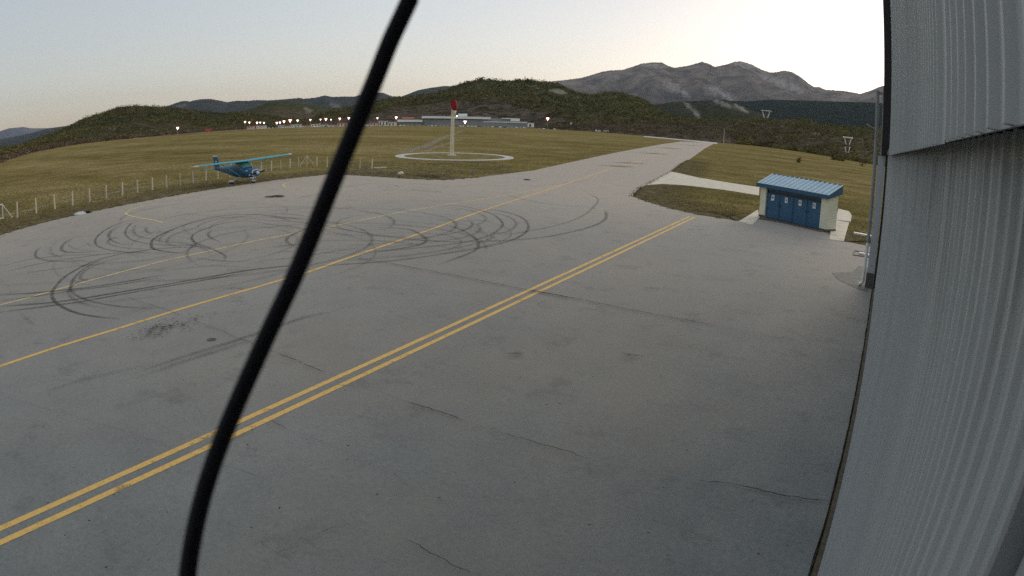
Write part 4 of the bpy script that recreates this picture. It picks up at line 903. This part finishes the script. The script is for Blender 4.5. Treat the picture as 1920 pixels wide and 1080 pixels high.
# parked vehicles, a few pixels each
CARC = [mat('car_white', (.85, .85, .85), .3), mat('car_silver', (.4, .42, .45), .3), mat('car_pinkish', (.6, .4, .38), .4), mat('car_dark', (.03, .03, .035), .3)]
cars = []; xs_ = [505+i*6.3+random.uniform(-1, 1) for i in range(22)]+[668+i*7 for i in range(8)]+[750+i*7.5+random.uniform(-1.5, 1.5) for i in range(32)]+[1012, 1020, 1033, 1040]
def carmesh(m_):
    root = empty('parked_car', (0, 0, 0), 'small vehicle parked in the far row in front of the terminal', 'car', 'vehicles parked in front of the terminal')
    mb = MB(); mb.hexa([(-2.2, -.9, .35), (2.2, -.9, .35), (2.2, .9, .35), (-2.2, .9, .35), (-2.15, -.85, .95), (2.1, -.85, .9), (2.1, .85, .9), (-2.15, .85, .95)]); mb.build('body', m_, root, world=False)
    mb = MB(); mb.hexa([(-1.7, -.8, .95), (1.1, -.8, .92), (1.1, .8, .92), (-1.7, .8, .95), (-1.3, -.65, 1.6), (.5, -.65, 1.6), (.5, .65, 1.6), (-1.3, .65, 1.6)]); mb.build('cabin', m_, root, world=False)
    for x in (-1.35, 1.35):
        for y in (-.9, .75): mb = MB(); mb.tube([(x, y, .33), (x, y+.15, .33)], .33, 10); mb.build('wheel', RUB, root, world=False)
    return root
ordn = 'first second third fourth fifth sixth seventh eighth ninth tenth eleventh twelfth thirteenth fourteenth fifteenth sixteenth seventeenth eighteenth'.split()
first = {}; cnt = {}
for x in xs_:
    k = random.choice((0, 0, 0, 1, 1, 2, 3)); Dv = 930 if x < 1005 else 900
    if k not in first: o = first[k] = carmesh(CARC[k])
    else: o = copy_tree(first[k])
    cc = ['white', 'silver', 'pinkish', 'dark'][k]; zone = 0 if x < 640 else 1 if x < 745 else 2 if x < 1005 else 3; cnt[(k, zone)] = cnt.get((k, zone), 0)+1; o['label'] = '%s car, %s such from left, %s' % (cc, ordn[cnt[(k, zone)]-1], ('under lamp masts left of cable', 'between cable and terminal', 'along the terminal front', 'right of the terminal')[zone])
    p = at(x, 238, Dv); o.location = (p.x, p.y, -.02); az = math.atan2(p.x, p.y); o.rotation_euler = (0, 0, -az+random.choice((0, 0, 1.57))); 
def van(x, y, D, L, H, m_, name, label, cat):
    p = at(x, y, D); root = empty(name, Vector((p.x, p.y, 0)), label, cat); az = math.atan2(p.x, p.y); root.rotation_euler = (0, 0, -az)
    mb = MB(); mb.bb((-L/2, -1.2, .6), (L/2-1.8, 1.2, H)); mb.build('cargo_box', m_, root, world=False)
    mb = MB(); mb.hexa([(L/2-1.75, -1.1, .6), (L/2, -1.1, .6), (L/2, 1.1, .6), (L/2-1.75, 1.1, .6), (L/2-1.75, -1.1, H*.85), (L/2-.5, -1.1, H*.85), (L/2-.5, 1.1, H*.85), (L/2-1.75, 1.1, H*.85)]); mb.build('cab', m_, root, world=False)
    for xx in (-L/2+1.3, L/2-1.1):
        for yy in (-1.25, 1.0): mb = MB(); mb.tube([(xx, yy, .5), (xx, yy+.25, .5)], .5, 10); mb.build('wheel', RUB, root, world=False)
    return root
v_ = van(391, 247, 700, 8, 3, mat('red_truck_paint', (.6, .10, .07), .4), 'red_truck', 'red truck driving on the pale road left of the lamp masts', 'truck'); v_.location.z = 1.2
van(1122, 244, 880, 8, 2.9, CARC[0], 'white_truck', 'left one of two white trucks parked right of the terminal', 'truck'); van(1138, 245, 870, 8.5, 2.9, CARC[0], 'white_truck', 'right one of two white trucks parked right of the terminal', 'truck')
for (x, y, lb) in ((1070.5, 232, 'left one of two tiny white huts on the slope right of the terminal'), (1085.5, 232.5, 'right one of two tiny white huts on the slope right of the terminal')):
    p = at(x, y, 1040); root = empty('white_hut', Vector((p.x, p.y, p.z-5)), lb, 'hut'); mb = MB(); farbox(mb, x-2.2, x+2.2, y-2.3, y+4, 1040, 4); mb.build('wall', WHITE, root); mb = MB(); farbox(mb, x-2.6, x+2.6, y-3, y-2.3, 1039.5, 5); mb.build('roof', TG, root)
# lamp masts on the far apron: slim pole, wide cup-shaped head, lit
LAMP = mat('lit_lamp', (.9, .85, .8), .5, emit=((1, .86, .8), 1.3)); HALO = mat('red_lamp_halo', (.35, .03, .03), .6, emit=((1, .05, .04), .12))
lm = [(459.5, 228.5, 1), (467.5, 229.6, .9), (482, 230, 1.1), (488, 229.6, .8), (495, 230.2, .9), (519, 230.4, 1.1), (525, 229.6, 1), (532.5, 227.8, 1.3), (544, 226, 1.6), (558, 226, 1.1), (582, 224.8, 1), (601, 224, .8), (611, 223.4, 1.3), (620.6, 224.2, .7), (637, 222.5, 1.2), (654, 221.6, 1.3), (707.7, 221.4, .9), (743, 220.4, 1.3)]
def lampmast(x, y, s, D, label, group=None, base=0.):
    p = at(x, y, D); b = Vector((p.x, p.y, base)); root = empty('lamp_mast', b, label, 'lamp mast', group)
    mb = MB(); mb.tube([b, Vector((p.x, p.y, p.z-1))], [.28, .16], 6); mb.build('pole', mat('galvanised_pole', (.3, .29, .28), .5), root)
    mb = MB(); r = 1.35*s; mb.tube([p+Vector((0, 0, -1.6*s)), p+Vector((0, 0, -.4)), p+Vector((0, 0, .8*s))], [.25, r*.55, r], 12); hd = mb.build('lamp_head', LAMP, root)
    for sg in (-1, 1):
        mb = MB(); a = Vector((p.y, -p.x, 0)).normalized()*sg*r*1.1; mb.tube([p+a+Vector((0, 0, -.8)), p+a+Vector((0, 0, 1.2*s))], .3*s, 6)
        mb.build('red_halo', HALO, root)  # glowing red stubs draw the halo around the lamp head, not extra lamps
    return root
for i, (x, y, s) in enumerate(lm): lampmast(x, y, s, 960, ordn[i]+' lit lamp mast from the left along the far apron', 'lit lamp masts along the far apron')
lampmast(333, 240, 1.0, 690, 'lone lit lamp mast beside the pale road on the left', None)
lampmast(1027, 222.5, 1.5, 930, 'tall white lamp mast right of the terminal')
lampmast(872, 228.5, 1.6, 945, 'brightest lamp in front of the terminal, right of the windsock'); lampmast(856.5, 217.5, .8, 940, 'small bright lamp at roof height beside the windsock mast')
# two platform towers
def tower(x, yt, D, w, label, tiers):
    p = at(x, yt, D); b = Vector((p.x, p.y, 0)); root = empty('platform_tower', b, label, 'tower', None); a = Vector((p.y, -p.x, 0)).normalized(); f = Vector((p.x, p.y, 0)).normalized()
    mb = MB(); mb.tube([p+Vector((0, 0, -.5)), p+Vector((0, 0, 0)), p+Vector((0, 0, .35))], [w*.62, w*.7, w*.55], 20); mb.build('platform', WHITE, root)
    hgt = w*.9
    for t in range(tiers):
        z0 = p.z-.6-t*hgt*1.15; rr = w*(.42 if t == 0 else .30)
        for sx, sy in ((-1, -1), (1, -1), (1, 1), (-1, 1)):
            q0 = Vector((p.x, p.y, z0))+a*rr*sx+f*rr*sy*.6; q1 = Vector((p.x, p.y, z0-hgt*.8))+a*rr*.45*sx+f*rr*.3*sy
            mb = MB(); mb.tube([q0, q1], w*.075, 5); mb.build('strut', WHITE, root)
    mb = MB(); zt = p.z-.6; n = 8
    for sx, sy in ((-1, -1), (1, -1), (1, 1), (-1, 1)): mb.tube([b+a*w*.22*sx+f*w*.22*sy, Vector((p.x, p.y, zt))+a*w*.16*sx+f*w*.16*sy], w*.018, 4)
    for k in range(n):
        for (s0, t0_), (s1, t1_) in (((-1, -1), (1, -1)), ((1, -1), (1, 1)), ((1, 1), (-1, 1)), ((-1, 1), (-1, -1))):
            mb.tube([b+a*w*.2*s0+f*w*.2*t0_+Vector((0, 0, zt*k/n)), b+a*w*.2*s1+f*w*.2*t1_+Vector((0, 0, zt*(k+1)/n))], w*.012, 4)
    mb.build('lattice', mat('rusty_lattice', (.10, .05, .035), .8), root)
tower(1436.5, 208, 700, 9, 'white disc-topped tower standing out against the dark foothills', 1)
tower(1590, 258, 420, 5.0, 'lower disc-topped tower with two strut tiers near the hangar', 2)
# slender posts at the far field edge
for x, yb, yt, D, lb in ((1358, 264, 243, 560, 'thin pale pole at the end of the taxiway'), (1641, 306, 292, 380, 'small pale post at the field edge beside the hangar')):
    p = at(x, yt, D); mb = MB(); mb.tube([(p.x, p.y, -.1), (p.x, p.y, p.z)], [.2, .14], 6); mb.tube([(p.x, p.y, p.z), (p.x, p.y, p.z+.3)], .3, 6); thing1(mb, 'marker_pole', MW, lb, 'pole')

# ------------------------------------------------------------------ evening haze
HZ = True
if HZ:
    mb = MB(); mb.bb((-30000, -2000, -80), (9000, 29000, 1900))
    hm = bpy.data.materials.new('evening_haze'); hm.use_nodes = True; n_ = hm.node_tree; n_.nodes.clear()
    vo = n_.nodes.new('ShaderNodeVolumePrincipled'); vo.inputs['Density'].default_value = 1.2e-5; vo.inputs['Color'].default_value = (.66, .72, .9, 1); vo.inputs['Anisotropy'].default_value = .2
    ou = n_.nodes.new('ShaderNodeOutputMaterial'); n_.links.new(vo.outputs[0], ou.inputs['Volume'])
    hz = mb.build('haze', hm); tag(hz, 'thin evening haze over the plain', kind='stuff')
